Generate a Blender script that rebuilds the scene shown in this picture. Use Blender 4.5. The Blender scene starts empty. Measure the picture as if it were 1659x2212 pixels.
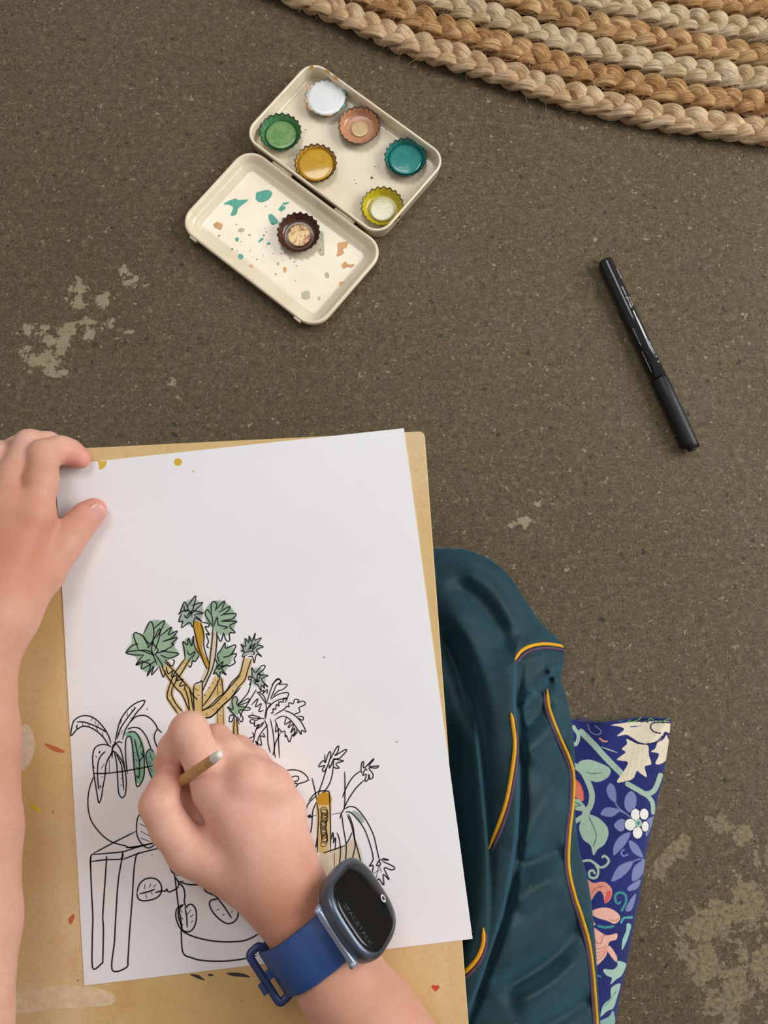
import bpy, bmesh, math, random
import numpy as np
from mathutils import Vector, Matrix
from mathutils.geometry import tessellate_polygon

# ------------------------------------------------------------------ camera, light, exposure
scene = bpy.context.scene
F_PX, W_PX, H_PX = 1660.0, 1659.0, 2212.0
TILT = math.radians(9.4)
BOARD = 0.085                       # height of the drawing board's top face above the floor
CAMZ = BOARD + 0.448
cam_data = bpy.data.cameras.new('camera')
cam = bpy.data.objects.new('camera', cam_data)
scene.collection.objects.link(cam)
cam.location = (0, 0, CAMZ)
cam.rotation_euler = (TILT, 0, 0)
cam_data.sensor_fit = 'HORIZONTAL'
cam_data.sensor_width = 36.0
cam_data.lens = 36.0 * F_PX / W_PX
cam_data.clip_start = 0.01
scene.camera = cam

world = bpy.data.worlds.new('room_light')
scene.world = world
world.use_nodes = True
wb = world.node_tree.nodes['Background']
wb.inputs[0].default_value = (1.0, 0.975, 0.955, 1)
wb.inputs[1].default_value = 0.33

def area_light(name, loc, target, sx, sy, power, col):
    l = bpy.data.lights.new(name, 'AREA')
    l.shape = 'RECTANGLE'; l.size = sx; l.size_y = sy
    l.energy = power; l.color = col
    o = bpy.data.objects.new(name, l)
    scene.collection.objects.link(o)
    o.location = loc
    d = Vector(target) - Vector(loc)
    o.rotation_euler = d.to_track_quat('-Z', 'Y').to_euler()
    return o
area_light('window_daylight', (1.35, 0.40, 0.90), (0.05, 0.0, 0.05), 1.1, 0.9, 22.0, (0.975, 0.99, 1.0))
area_light('skylight', (-0.25, 1.15, 2.3), (0.0, 0.05, 0.0), 0.9, 0.9, 13.0, (1.0, 0.98, 0.96))

scene.view_settings.view_transform = 'Standard'
scene.view_settings.look = 'None'
scene.view_settings.exposure = 0.0
scene.view_settings.gamma = 1.0
scene.view_settings.use_curve_mapping = False

# ------------------------------------------------------------------ helpers
CT, ST = math.cos(TILT), math.sin(TILT)
def P(px, py, z=0.0):
    """point of the place that stands at height z and is seen at pixel (px, py)"""
    x = (px - W_PX/2)/F_PX; y = -(py - H_PX/2)/F_PX
    dy = y*CT + ST; dz = y*ST - CT
    t = (z - CAMZ)/dz
    return Vector((x*t, dy*t, z))
def PB(px, py, zmm):                # height in mm above the board
    return P(px, py, BOARD + zmm*0.001)
def to_px(v):
    """numpy (n,3) world points -> pixel coordinates"""
    v = np.asarray(v, dtype=float)
    dx, dy, dz = v[:, 0], v[:, 1], v[:, 2] - CAMZ
    yc = dy*CT + dz*ST; zc = -dy*ST + dz*CT
    return np.stack([W_PX/2 + F_PX*dx/(-zc), H_PX/2 - F_PX*yc/(-zc)], 1)

def srgb(r, g, b):
    f = lambda c: (c/255/12.92) if c/255 <= 0.04045 else ((c/255+0.055)/1.055)**2.4
    return (f(r), f(g), f(b), 1.0)

COL = scene.collection
def link(o, parent=None):
    COL.objects.link(o)
    if parent is not None: o.parent = parent
    return o
def empty(name, loc=(0, 0, 0)):
    o = bpy.data.objects.new(name, None)
    o.empty_display_size = 0.01
    o.location = loc
    return link(o)
def tag(o, label=None, cat=None, group=None, kind=None):
    if label: o['label'] = label
    if cat: o['category'] = cat
    if group: o['group'] = group
    if kind: o['kind'] = kind
    return o
def mesh_obj(name, verts, faces, mat, parent=None, smooth=True, loc=None):
    """vertices in world space; the object's origin goes to loc (or to its parent's place)"""
    me = bpy.data.meshes.new(name)
    me.from_pydata([tuple(v) for v in verts], [], [tuple(f) for f in faces])
    me.update()
    if mat is not None: me.materials.append(mat)
    if smooth:
        me.polygons.foreach_set('use_smooth', [True]*len(me.polygons))
    o = bpy.data.objects.new(name, me)
    link(o)
    if parent is not None:
        o.parent = parent
        p = parent; off = Vector((0, 0, 0))
        while p is not None:
            off += Vector(p.location); p = p.parent
        me.transform(Matrix.Translation(-off))
    elif loc is not None:
        me.transform(Matrix.Translation(-Vector(loc)))
        o.location = loc
    return o

class MB:
    """collects pieces of one mesh"""
    def __init__(s): s.v = []; s.f = []
    def add(s, v, f):
        n = len(s.v); s.v.extend([Vector(p) for p in v]); s.f.extend([tuple(i+n for i in q) for q in f])
        return s
    def tube(s, pts, radii, n=12, caps=True, up=None, flat=1.0):
        pts = [Vector(p) for p in pts]
        if not hasattr(radii, '__len__'): radii = [radii]*len(pts)
        rings = []; ref = Vector(up) if up is not None else None
        for i, p in enumerate(pts):
            t = (pts[min(i+1, len(pts)-1)] - pts[max(i-1, 0)]).normalized()
            if ref is None:
                ref = Vector((0, 0, 1)) if abs(t.z) < 0.9 else Vector((1, 0, 0))
            a = t.cross(ref).normalized(); b = a.cross(t).normalized()
            if up is None: ref = b
            rings.append([p + a*math.cos(2*math.pi*k/n)*radii[i] + b*math.sin(2*math.pi*k/n)*radii[i]*flat for k in range(n)])
        v = [q for r in rings for q in r]; f = []
        for i in range(len(rings)-1):
            for k in range(n):
                f.append((i*n+k, i*n+(k+1) % n, (i+1)*n+(k+1) % n, (i+1)*n+k))
        if caps:
            f.append(tuple(range(n-1, -1, -1))); f.append(tuple((len(rings)-1)*n+k for k in range(n)))
        return s.add(v, f)
    def rings(s, rings, cap0=True, cap1=True):
        n = len(rings[0]); v = [q for r in rings for q in r]; f = []
        for i in range(len(rings)-1):
            for k in range(n):
                f.append((i*n+k, i*n+(k+1) % n, (i+1)*n+(k+1) % n, (i+1)*n+k))
        if cap0: f.append(tuple(range(n-1, -1, -1)))
        if cap1: f.append(tuple((len(rings)-1)*n+k for k in range(n)))
        return s.add(v, f)
    def box(s, c, ex, ey, ez):
        c, ex, ey, ez = map(Vector, (c, ex, ey, ez))
        v = [c + ex*a + ey*b + ez*d for d in (-1, 1) for b in (-1, 1) for a in (-1, 1)]
        return s.add(v, [(0, 2, 3, 1), (4, 5, 7, 6), (0, 1, 5, 4), (2, 6, 7, 3), (0, 4, 6, 2), (1, 3, 7, 5)])
    def build(s, name, mat, parent=None, smooth=True, loc=None):
        return mesh_obj(name, s.v, s.f, mat, parent, smooth, loc)
def bevel(o, w, seg=2, angle=30):
    m = o.modifiers.new('bevel', 'BEVEL'); m.width = w; m.segments = seg
    m.limit_method = 'ANGLE'; m.angle_limit = math.radians(angle)
    return o
def fix_normals(o):
    bm = bmesh.new(); bm.from_mesh(o.data)
    bmesh.ops.recalc_face_normals(bm, faces=bm.faces); bm.to_mesh(o.data); bm.free()
    return o

def catmull(pts, sub=5, closed=False):
    pts = [np.array(p, dtype=float) for p in pts]
    n = len(pts)
    if n < 3 and not closed: return pts
    out = []
    rng = range(n if closed else n-1)
    for i in rng:
        if closed: p0, p1, p2, p3 = pts[(i-1) % n], pts[i], pts[(i+1) % n], pts[(i+2) % n]
        else: p0, p1, p2, p3 = pts[max(i-1, 0)], pts[i], pts[i+1], pts[min(i+2, n-1)]
        for k in range(sub):
            t = k/sub
            out.append(0.5*((2*p1) + (-p0+p2)*t + (2*p0-5*p1+4*p2-p3)*t*t + (-p0+3*p1-3*p2+p3)*t**3))
    if not closed: out.append(pts[-1])
    return out

# ------------------------------------------------------------------ materials
class NT:
    def __init__(s, name):
        s.m = bpy.data.materials.new(name); s.m.use_nodes = True
        s.t = s.m.node_tree; s.b = s.t.nodes['Principled BSDF']; s.out = s.t.nodes['Material Output']
    def n(s, kind, **kw):
        nd = s.t.nodes.new(kind)
        for k, v in kw.items():
            if k.startswith('i_'):
                key = k[2:]
                key = int(key) if key.isdigit() else key.replace('_', ' ')
                nd.inputs[key].default_value = v
            else: setattr(nd, k, v)
        return nd
    def l(s, a, b): s.t.links.new(a, b)
    def noise(s, vec, scale, detail=4, rough=0.55, dist=0.0):
        nd = s.n('ShaderNodeTexNoise'); nd.inputs['Scale'].default_value = scale
        nd.inputs['Detail'].default_value = detail; nd.inputs['Roughness'].default_value = rough
        nd.inputs['Distortion'].default_value = dist
        if vec is not None: s.l(vec, nd.inputs['Vector'])
        return nd.outputs[0]
    def voro(s, vec, scale, feature='F1', out='Distance', rnd=1.0):
        nd = s.n('ShaderNodeTexVoronoi'); nd.feature = feature
        nd.inputs['Scale'].default_value = scale; nd.inputs['Randomness'].default_value = rnd
        if vec is not None: s.l(vec, nd.inputs['Vector'])
        return nd.outputs[out]
    def ramp(s, fac, stops, interp='LINEAR'):
        nd = s.n('ShaderNodeValToRGB'); nd.color_ramp.interpolation = interp
        e = nd.color_ramp.elements
        while len(e) < len(stops): e.new(0.5)
        for el, (p, c) in zip(e, stops):
            el.position = p; el.color = c if hasattr(c, '__len__') else (c, c, c, 1)
        s.l(fac, nd.inputs[0]); return nd.outputs[0]
    def mix(s, fac, a, b, mode='MIX'):
        nd = s.n('ShaderNodeMix'); nd.data_type = 'RGBA'; nd.blend_type = mode
        for sock, v in ((nd.inputs[0], fac), (nd.inputs[6], a), (nd.inputs[7], b)):
            if hasattr(v, 'links'): s.l(v, sock)
            else: sock.default_value = v
        return nd.outputs[2]
    def math(s, op, a, b=0.0, clamp=False):
        nd = s.n('ShaderNodeMath'); nd.operation = op; nd.use_clamp = clamp
        for sock, v in ((nd.inputs[0], a), (nd.inputs[1], b)):
            if hasattr(v, 'links'): s.l(v, sock)
            else: sock.default_value = v
        return nd.outputs[0]
    def attr(s, name):
        nd = s.n('ShaderNodeAttribute'); nd.attribute_name = name; return nd
    def coords(s, which='Object'):
        return s.n('ShaderNodeTexCoord').outputs[which]
    def geo(s): return s.n('ShaderNodeNewGeometry').outputs['Position']
    def mapping(s, vec, scale=(1, 1, 1), rot=(0, 0, 0), loc=(0, 0, 0)):
        nd = s.n('ShaderNodeMapping'); nd.inputs['Scale'].default_value = scale
        nd.inputs['Rotation'].default_value = rot; nd.inputs['Location'].default_value = loc
        s.l(vec, nd.inputs[0]); return nd.outputs[0]
    def bump(s, h, strength=0.3, dist=0.001):
        nd = s.n('ShaderNodeBump'); nd.inputs['Strength'].default_value = strength
        nd.inputs['Distance'].default_value = dist
        s.l(h, nd.inputs['Height']); s.l(nd.outputs[0], s.b.inputs['Normal'])
    def set(s, color=None, rough=0.6, spec=0.5, metal=0.0, **kw):
        if color is not None:
            if hasattr(color, 'links'): s.l(color, s.b.inputs['Base Color'])
            else: s.b.inputs['Base Color'].default_value = color
        if hasattr(rough, 'links'): s.l(rough, s.b.inputs['Roughness'])
        else: s.b.inputs['Roughness'].default_value = rough
        s.b.inputs['Specular IOR Level'].default_value = spec
        s.b.inputs['Metallic'].default_value = metal
        for k, v in kw.items(): s.b.inputs[k.replace('_', ' ')].default_value = v
        return s.m

def simple(name, col, rough=0.5, spec=0.5, metal=0.0, var=0.12, scale=300, bump=0.0, **kw):
    t = NT(name); p = t.coords()
    nz = t.noise(p, scale, 4)
    c2 = tuple(min(1, c*(1+var)) for c in col[:3]) + (1,); c1 = tuple(c*(1-var) for c in col[:3]) + (1,)
    c = t.ramp(nz, [(0.3, c1), (0.7, c2)])
    if bump: t.bump(t.noise(p, scale*2.5, 3), bump, 0.0005)
    return t.set(c, rough, spec, metal, **kw)
# ------------------------------------------------------------------ floor
def floor_material():
    t = NT('worn_concrete'); p = t.geo()
    big = t.noise(p, 5.0, 5, 0.6); mid = t.noise(p, 38, 6, 0.65); fine = t.noise(p, 520, 5, 0.7)
    grit = t.noise(p, 1500, 2, 0.6); mott = t.noise(p, 200, 5, 0.72, 0.4)
    base = t.ramp(big, [(0.30, srgb(89, 74, 51)), (0.5, srgb(98, 84, 61)), (0.70, srgb(101, 90, 70))])
    base = t.mix(t.ramp(mid, [(0.35, 0.0), (0.75, 0.55)]), base, srgb(109, 95, 70))
    base = t.mix(t.ramp(fine, [(0.30, 0.75), (0.50, 0.0)]), base, srgb(58, 48, 32))
    base = t.mix(t.ramp(fine, [(0.52, 0.0), (0.72, 0.60)]), base, srgb(127, 112, 85))
    base = t.mix(t.ramp(grit, [(0.30, 0.45), (0.48, 0.0)]), base, srgb(49, 39, 27))
    base = t.mix(t.ramp(grit, [(0.60, 0.0), (0.72, 0.40)]), base, srgb(139, 127, 104))
    base = t.mix(t.ramp(mott, [(0.34, 0.55), (0.48, 0.0)]), base, srgb(64, 53, 36))
    base = t.mix(t.ramp(mott, [(0.54, 0.0), (0.70, 0.55)]), base, srgb(144, 128, 98))
    # rounded grains of aggregate in several sizes, only some of the cells
    for scale, thr, keep, ca, cb, am in ((190, 0.20, 0.92, (149, 137, 114), (172, 161, 144), 0.7),
                                        (420, 0.24, 0.84, (145, 130, 103), (171, 158, 132), 0.6),
                                        (900, 0.27, 0.76, (167, 154, 130), (189, 179, 158), 0.60),
                                        (130, 0.24, 0.88, (51, 45, 38), (65, 61, 54), 0.85),
                                        (330, 0.25, 0.84, (42, 35, 27), (58, 49, 38), 0.75)):
        q = t.mapping(p, loc=(scale*0.37, scale*0.11, 0))
        wob = t.n('ShaderNodeVectorMath', operation='MULTIPLY_ADD')
        nz = t.n('ShaderNodeTexNoise'); nz.inputs['Scale'].default_value = scale*1.7
        t.l(q, nz.inputs['Vector']); t.l(nz.outputs['Color'], wob.inputs[0])
        wob.inputs[1].default_value = (0.9/scale,)*3; t.l(q, wob.inputs[2])
        vo = t.n('ShaderNodeTexVoronoi'); vo.inputs['Scale'].default_value = scale
        t.l(wob.outputs[0], vo.inputs['Vector'])
        sep = t.n('ShaderNodeSeparateColor'); t.l(vo.outputs['Color'], sep.inputs[0])
        on = t.ramp(sep.outputs[0], [(keep, 0.0), (keep+0.01, 1.0)])
        size = t.math('MULTIPLY', sep.outputs[2], thr)
        near = t.math('LESS_THAN', vo.outputs['Distance'], t.math('ADD', size, thr*0.4))
        fac = t.math('MULTIPLY', t.math('MULTIPLY', on, near), am)
        base = t.mix(fac, base, t.mix(sep.outputs[1], srgb(*ca), srgb(*cb)))
    # pale skim of old plaster, with its own ragged shape
    wig = t.noise(p, 130, 6, 0.68)
    st = t.attr('plaster')
    wig2 = t.noise(p, 420, 5, 0.7)
    m = t.math('ADD', st.outputs['Fac'], t.math('ADD', t.math('MULTIPLY', t.math('SUBTRACT', wig, 0.5), 2.7), t.math('MULTIPLY', t.math('SUBTRACT', wig2, 0.5), 0.9)))
    mask = t.ramp(m, [(0.38, 0.0), (0.43, 0.9)])
    pc = t.ramp(t.noise(p, 90, 4), [(0.3, srgb(150, 137, 106)), (0.7, srgb(162, 151, 124))])
    base = t.mix(mask, base, pc)
    sc = t.attr('scale')
    m2 = t.math('ADD', sc.outputs['Fac'], t.math('MULTIPLY', t.math('SUBTRACT', t.noise(p, 75, 7, 0.66), 0.5), 2.3))
    mask2 = t.ramp(m2, [(0.46, 0.0), (0.52, 1.0)])
    sc_c = t.ramp(t.noise(p, 330, 6, 0.78), [(0.34, srgb(70, 60, 45)), (0.48, srgb(134, 118, 91)), (0.60, srgb(154, 138, 108)), (0.72, srgb(178, 164, 136))])
    pit = t.n('ShaderNodeTexVoronoi'); pit.inputs['Scale'].default_value = 150; t.l(p, pit.inputs['Vector'])
    psep = t.n('ShaderNodeSeparateColor'); t.l(pit.outputs['Color'], psep.inputs[0])
    hole = t.math('MULTIPLY', t.math('LESS_THAN', pit.outputs['Distance'], t.math('MULTIPLY', psep.outputs[1], 0.32)), t.math('GREATER_THAN', psep.outputs[0], 0.72))
    sc_c = t.mix(t.math('MULTIPLY', hole, 0.8), sc_c, srgb(58, 50, 40))
    rim = t.ramp(m2, [(0.42, 0.0), (0.47, 0.6), (0.53, 0.0)])
    base = t.mix(rim, base, srgb(66, 56, 42))
    base = t.mix(t.math('MULTIPLY', mask2, 0.8), base, sc_c)
    h = t.math('ADD', t.math('MULTIPLY', fine, 0.6), t.math('MULTIPLY', mask2, 0.8))
    h = t.math('ADD', h, t.math('MULTIPLY', mask, 0.35))
    t.bump(h, 0.35, 0.0009)
    return t.set(base, t.ramp(mid, [(0.3, 0.62), (0.7, 0.8)]), 0.28)

xs = np.concatenate([[-2.5, -1.2, -0.6], np.arange(-0.40, 0.4001, 0.004), [0.6, 1.2, 2.5]])
ys = np.concatenate([[-2.5, -1.2, -0.7], np.arange(-0.45, 0.5501, 0.004), [0.8, 1.4, 2.5]])
gx, gy = np.meshgrid(xs, ys)
fv = np.stack([gx.ravel(), gy.ravel(), np.zeros(gx.size)], 1)
nx_, ny_ = len(xs), len(ys)
ff = [(j*nx_+i, j*nx_+i+1, (j+1)*nx_+i+1, (j+1)*nx_+i) for j in range(ny_-1) for i in range(nx_-1)]
floor = mesh_obj('floor', fv, ff, floor_material(), smooth=False)
tag(floor, 'worn brown concrete floor with pale flaked plaster patches', None, kind='structure')
fpx = to_px(fv)
def blobs(lst, scale, ox, oy):
    a = np.zeros(len(fv))
    for (x, y, r) in lst:
        d = np.hypot(fpx[:, 0]-(ox+x*scale), fpx[:, 1]-(oy+y*scale))/(r*scale)
        a = np.maximum(a, np.clip(1.15-d, 0, 0.85)*0.8)
    return a
pl = blobs([(700, 370, 120), (700, 480, 90), (770, 640, 90), (600, 720, 95), (560, 800, 120), (410, 810, 90), (430, 1000, 150), (300, 1000, 110),
            (240, 930, 80), (920, 460, 100), (1110, 190, 75), (1170, 280, 95), (820, 740, 90), (250, 710, 90), (560, 1090, 80), (400, 700, 60), (1000, 650, 55), (540, 900, 80),
            (1530, 1190, 60), (1310, 330, 30), (1535, 800, 28), (1180, 720, 45)], 0.2411, 0, 540)
pl = np.maximum(pl, blobs([(330, 185, 38), (270, 205, 22), (410, 110, 24), (350, 205, 25)], 0.397, 1000, 1050)*1.25)
sc_ = blobs([(600, 1400, 330), (850, 1250, 300), (330, 850, 190), (640, 680, 190), (800, 720, 150), (900, 1800, 380), (470, 1750, 300), (700, 2050, 330), (180, 1010, 130),
             (400, 1550, 240), (980, 900, 200), (1200, 1500, 500), (900, 2500, 500)], 0.2768, 1380, 1600)
for nm, arr in (('plaster', pl), ('scale', sc_)):
    at = floor.data.attributes.new(nm, 'FLOAT', 'POINT'); at.data.foreach_set('value', arr.astype(np.float32))

# ------------------------------------------------------------------ braided jute rug
def jute(name, dark, mid_, light):
    t = NT(name); uv = t.n('ShaderNodeUVMap').outputs[0]
    q = t.mapping(uv, scale=(34, 1.7, 1)); fib = t.noise(q, 1.0, 6, 0.75, 0.7)
    q2 = t.mapping(uv, scale=(120, 4, 1)); fib2 = t.noise(q2, 1.0, 3, 0.6)
    tone = t.noise(t.geo(), 70, 3, 0.6)
    c = t.ramp(tone, [(0.36, dark), (0.5, mid_), (0.64, light)])
    c = t.mix(t.ramp(fib, [(0.36, 0.9), (0.52, 0.0)]), c, tuple(x*0.36 for x in dark[:3])+(1,))
    c = t.mix(t.ramp(fib, [(0.52, 0.0), (0.70, 0.65)]), c, srgb(236, 218, 188))
    t.bump(t.math('ADD', fib, t.math('MULTIPLY', fib2, 0.6)), 0.8, 0.0012)
    return t.set(c, 0.72, 0.3)
J = [jute('jute_peach', srgb(203, 164, 118), srgb(224, 187, 142), srgb(237, 207, 167)),
     jute('jute_amber', srgb(172, 120, 66), srgb(200, 149, 90), srgb(220, 177, 123)),
     jute('jute_bleached', srgb(200, 167, 120), srgb(222, 194, 153), srgb(233, 211, 174)),
     jute('jute_tan', srgb(179, 131, 77), srgb(205, 157, 101), srgb(222, 183, 129))]
edge_px = [(430, -75), (520, -30), (600, 6), (683, 38), (760, 76), (849, 114), (935, 146), (1034, 175), (1111, 203), (1200, 234), (1302, 258), (1398, 280), (1493, 299), (1595, 311), (1680, 320), (1800, 330), (1950, 336)]
ep = np.array([P(x, y, 0.004)[:2] for x, y in edge_px])
ep = np.array(catmull(ep, 12))
for _ in range(60): ep[1:-1] = 0.25*ep[:-2] + 0.5*ep[1:-1] + 0.25*ep[2:]
def resample(pts, step):
    d = np.concatenate([[0], np.cumsum(np.linalg.norm(np.diff(pts, axis=0), axis=1))])
    s = np.arange(0, d[-1], step)
    return np.stack([np.interp(s, d, pts[:, k]) for k in range(pts.shape[1])], 1), s
ROW, PER = 0.0212, 0.046
rug = empty('braided_rug', (ep[-1][0]-0.2, ep[-1][1]+0.05, 0))
tag(rug, 'natural jute braided rug with thick plaited rows on the concrete', 'rug')
row_mats = [0, 1, 2, 3, 2, 1, 3, 2, 1]
rnd = random.Random(4)
strand_tops = []
for r in range(8):
    line, s = resample(ep, 0.0017)
    tg = np.gradient(line, axis=0); tg /= np.linalg.norm(tg, axis=1)[:, None]
    nr = np.stack([-tg[:, 1], tg[:, 0]], 1)              # towards the inside of the rug
    cen = line + nr*(ROW*(r+0.5))
    tg2 = np.gradient(cen, axis=0); tg2 /= np.linalg.norm(tg2, axis=1)[:, None]
    d = np.concatenate([[0], np.cumsum(np.linalg.norm(np.diff(cen, axis=0), axis=1))])
    ph0 = rnd.uniform(0, 6.28)
    braid = empty('braid', (0, 0, 0)); braid.parent = rug
    braid['label'] = 'one plaited row of the rug'
    for k in range(3):
        wob = np.interp(d, np.linspace(0, d[-1], 40), [rnd.uniform(-0.42, 0.42) for _ in range(40)])
        ph = 2*np.pi*d/PER + ph0 + k*2*np.pi/3 + wob
        A, B = 0.0053, 0.0032
        off = A*np.sin(ph); zz = 0.0062 - B*np.sin(2*ph) + 0.0007*np.cos(ph*0.5+k)
        cl = np.stack([cen[:, 0]+nr[:, 0]*off, cen[:, 1]+nr[:, 1]*off, zz], 1)
        T = np.gradient(cl, axis=0); T /= np.linalg.norm(T, axis=1)[:, None]
        up = np.array([0, 0, 1.0]); side = np.cross(T, up); side /= np.linalg.norm(side, axis=1)[:, None]
        nrm = np.cross(side, T)
        # strands roll outwards over the edge of the plait
        roll = -0.55*np.sin(ph)
        s2 = side*np.cos(roll)[:, None] + nrm*np.sin(roll)[:, None]
        n2 = -side*np.sin(roll)[:, None] + nrm*np.cos(roll)[:, None]
        N = 26
        fat = 1 + 0.16*np.interp(d, np.linspace(0, d[-1], 60), [rnd.uniform(-1, 1) for _ in range(60)])
        a_ = 0.0062*fat*(0.92+0.12*np.cos(2*ph)); b_ = 0.0036*fat
        ang = np.linspace(0, 2*np.pi, N, endpoint=False)
        tw_ = 0.9*np.sin(d*38+k*2)[:, None]
        rid = 1 + 0.05*np.sin(ang[None]*5+k+tw_) + 0.045*np.sin(ang[None]*8+2*k-2*tw_)
        V = (cl[:, None, :] + s2[:, None, :]*(np.cos(ang)[None]*rid)[:, :, None]*a_[:, None, None]
             + n2[:, None, :]*(np.sin(ang)[None]*rid)[:, :, None]*b_[:, None, None])
        V[:, :, 2] = np.maximum(V[:, :, 2], 0.0002)
        M = len(cl)
        faces = [(i*N+j, i*N+(j+1) % N, (i+1)*N+(j+1) % N, (i+1)*N+j) for i in range(M-1) for j in range(N)]
        o = mesh_obj('strand', V.reshape(-1, 3), faces, J[row_mats[r]], braid)
        uvl = o.data.uv_layers.new(name='UVMap')
        li = np.zeros(len(o.data.loops), dtype=np.int32); o.data.loops.foreach_get('vertex_index', li)
        jj = li % N; ii = li // N
        u = jj/N; seam = np.arange(len(li)) % 4
        u = np.where((jj == 0) & ((seam == 1) | (seam == 2)), 1.0, u)
        tw = u + 0.0*ii
        uvs = np.stack([tw, d[ii]*45 + k*7 + r*13], 1).astype(np.float32)
        uvl.data.foreach_set('uv', uvs.ravel())
        strand_tops.append((cl, side, r))
# loose fibres that stand off the plaits
fm = MB()
for _ in range(2600):
    cl, side, r = rnd.choice(strand_tops[:15] + strand_tops[:6])
    i = rnd.randrange(len(cl)); q = Vector(cl[i]) + Vector(side[i])*rnd.uniform(-0.006, 0.006) + Vector((0, 0, 0.0032))
    a = rnd.uniform(0, 6.28); L = rnd.uniform(0.003, 0.012); pts = []
    cv = rnd.uniform(-1.2, 1.2)
    for s_ in range(5):
        pts.append(q.copy()); q = q + Vector((math.cos(a), math.sin(a), rnd.uniform(-0.25, 0.35)))*(L/4); a += cv*0.4
        q.z = max(q.z, 0.0003)
    fm.tube(pts, 0.00010, 3, caps=False)
fo = fm.build('loose_fibre', J[2], rug, smooth=False); fo['kind'] = 'stuff'

# ------------------------------------------------------------------ paint tin
def rrect(hx, hy, r, n=10):
    pts = []
    for cx, cy, a0 in ((hx-r, hy-r, 0), (-hx+r, hy-r, 90), (-hx+r, -hy+r, 180), (hx-r, -hy+r, 270)):
        for k in range(n+1):
            a = math.radians(a0 + 90*k/n); pts.append((cx+r*math.cos(a), cy+r*math.sin(a)))
    return pts
def enamel():
    t = NT('cream_enamel'); p = t.coords()
    c = t.ramp(t.noise(p, 40, 4), [(0.3, srgb(232, 215, 182)), (0.7, srgb(243, 229, 200))])
    c = t.mix(t.ramp(t.noise(p, 190, 5, 0.7), [(0.62, 0.0), (0.78, 0.35)]), c, srgb(205, 182, 140))
    vo = t.voro(p, 330); c = t.mix(t.ramp(vo, [(0.06, 0.5), (0.10, 0.0)]), c, srgb(150, 132, 104))
    t.bump(t.noise(p, 120, 3), 0.08, 0.0005)
    return t.set(c, 0.24, 0.6, Coat_Weight=0.4, Coat_Roughness=0.12)
EN = enamel()
CHIP = simple('chipped_steel', srgb(90, 82, 70), 0.5, 0.5, 0.6)
def frame_from(cx, cy, z):
    o = P(cx, cy, z)
    ex = (P(cx+80.5, cy+59.3, z) - P(cx-80.5, cy-59.3, z)).normalized()
    return o, ex, Vector((-ex.y, ex.x, 0))
tin_o, TX, TY = frame_from(747, 320, 0.0)
tin = empty('paint_tin', (tin_o.x, tin_o.y, 0))
tag(tin, 'open cream enamel paint tin with hinged lid lying on the concrete', 'paint tin')
def dish(name, o, hx, hy, prof, r, parent, mat):
    rings = []
    for ins, z in prof:
        rings.append([o + TX*a + TY*b + Vector((0, 0, z)) for a, b in rrect(hx-ins, hy-ins, max(r-ins, 0.0015))])
    m = MB().rings(rings, True, True)
    return fix_normals(m.build(name, mat, parent))
mm = 0.001
tray_o, _, _ = frame_from(745, 318, 0.012)
tray_o.z = 0.0005
tray = dish('tray', tray_o, 66.0*mm, 41.0*mm, [(3.5*mm, 0), (1.6*mm, 0.6*mm), (1.0*mm, 2*mm), (0.7*mm, 10.5*mm), (-0.2*mm, 11.4*mm), (0.0*mm, 12.6*mm), (0.9*mm, 13.1*mm), (1.8*mm, 12.5*mm), (2.0*mm, 11.2*mm),
           (2.3*mm, 4.0*mm), (2.9*mm, 2.4*mm), (4.2*mm, 1.5*mm), (6*mm, 1.3*mm)], 13.5*mm, tin, EN)
lid_o, LX, LY = frame_from(608, 513, 0.008)
lid_o.z = 0.0005
lid = dish('lid', lid_o, 66.8*mm, 41.2*mm, [(6*mm, 0), (3.2*mm, 0.7*mm), (1.2*mm, 2.6*mm), (0.3*mm, 6*mm), (-0.1*mm, 8.2*mm), (0.6*mm, 9.4*mm), (1.8*mm, 9.5*mm), (3.0*mm, 8.2*mm), (4.6*mm, 5.2*mm),
           (6.0*mm, 3.6*mm), (7.2*mm, 3.4*mm), (8.4*mm, 2.9*mm), (9.6*mm, 1.9*mm), (12*mm, 1.6*mm)], 15.5*mm, tin, EN)
hinge_mid = (tray_o - TY*41*mm + lid_o + TY*41.2*mm)*0.5
hb = MB()
for s_ in (-1, 1):
    c = hinge_mid + TX*(s_*30*mm); c.z = 9.5*mm
    hb = MB().tube([c - TX*9*mm, c + TX*9*mm], 1.3*mm, 12)
    hb.box(c + TY*1.3*mm - Vector((0, 0, 1.6*mm)), TX*8*mm, TY*0.8*mm, Vector((0, 0, 1.2*mm)))
    hb.build('hinge', EN, tin)
for s_ in (-1, 1):
    c = lid_o - TY*41.6*mm + TX*(s_*50*mm); c.z = 7*mm
    bevel(MB().box(c, TX*3.2*mm, TY*0.8*mm, Vector((0, 0, 1.6*mm))).build('catch', EN, tin, smooth=False), 0.5*mm)
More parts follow.
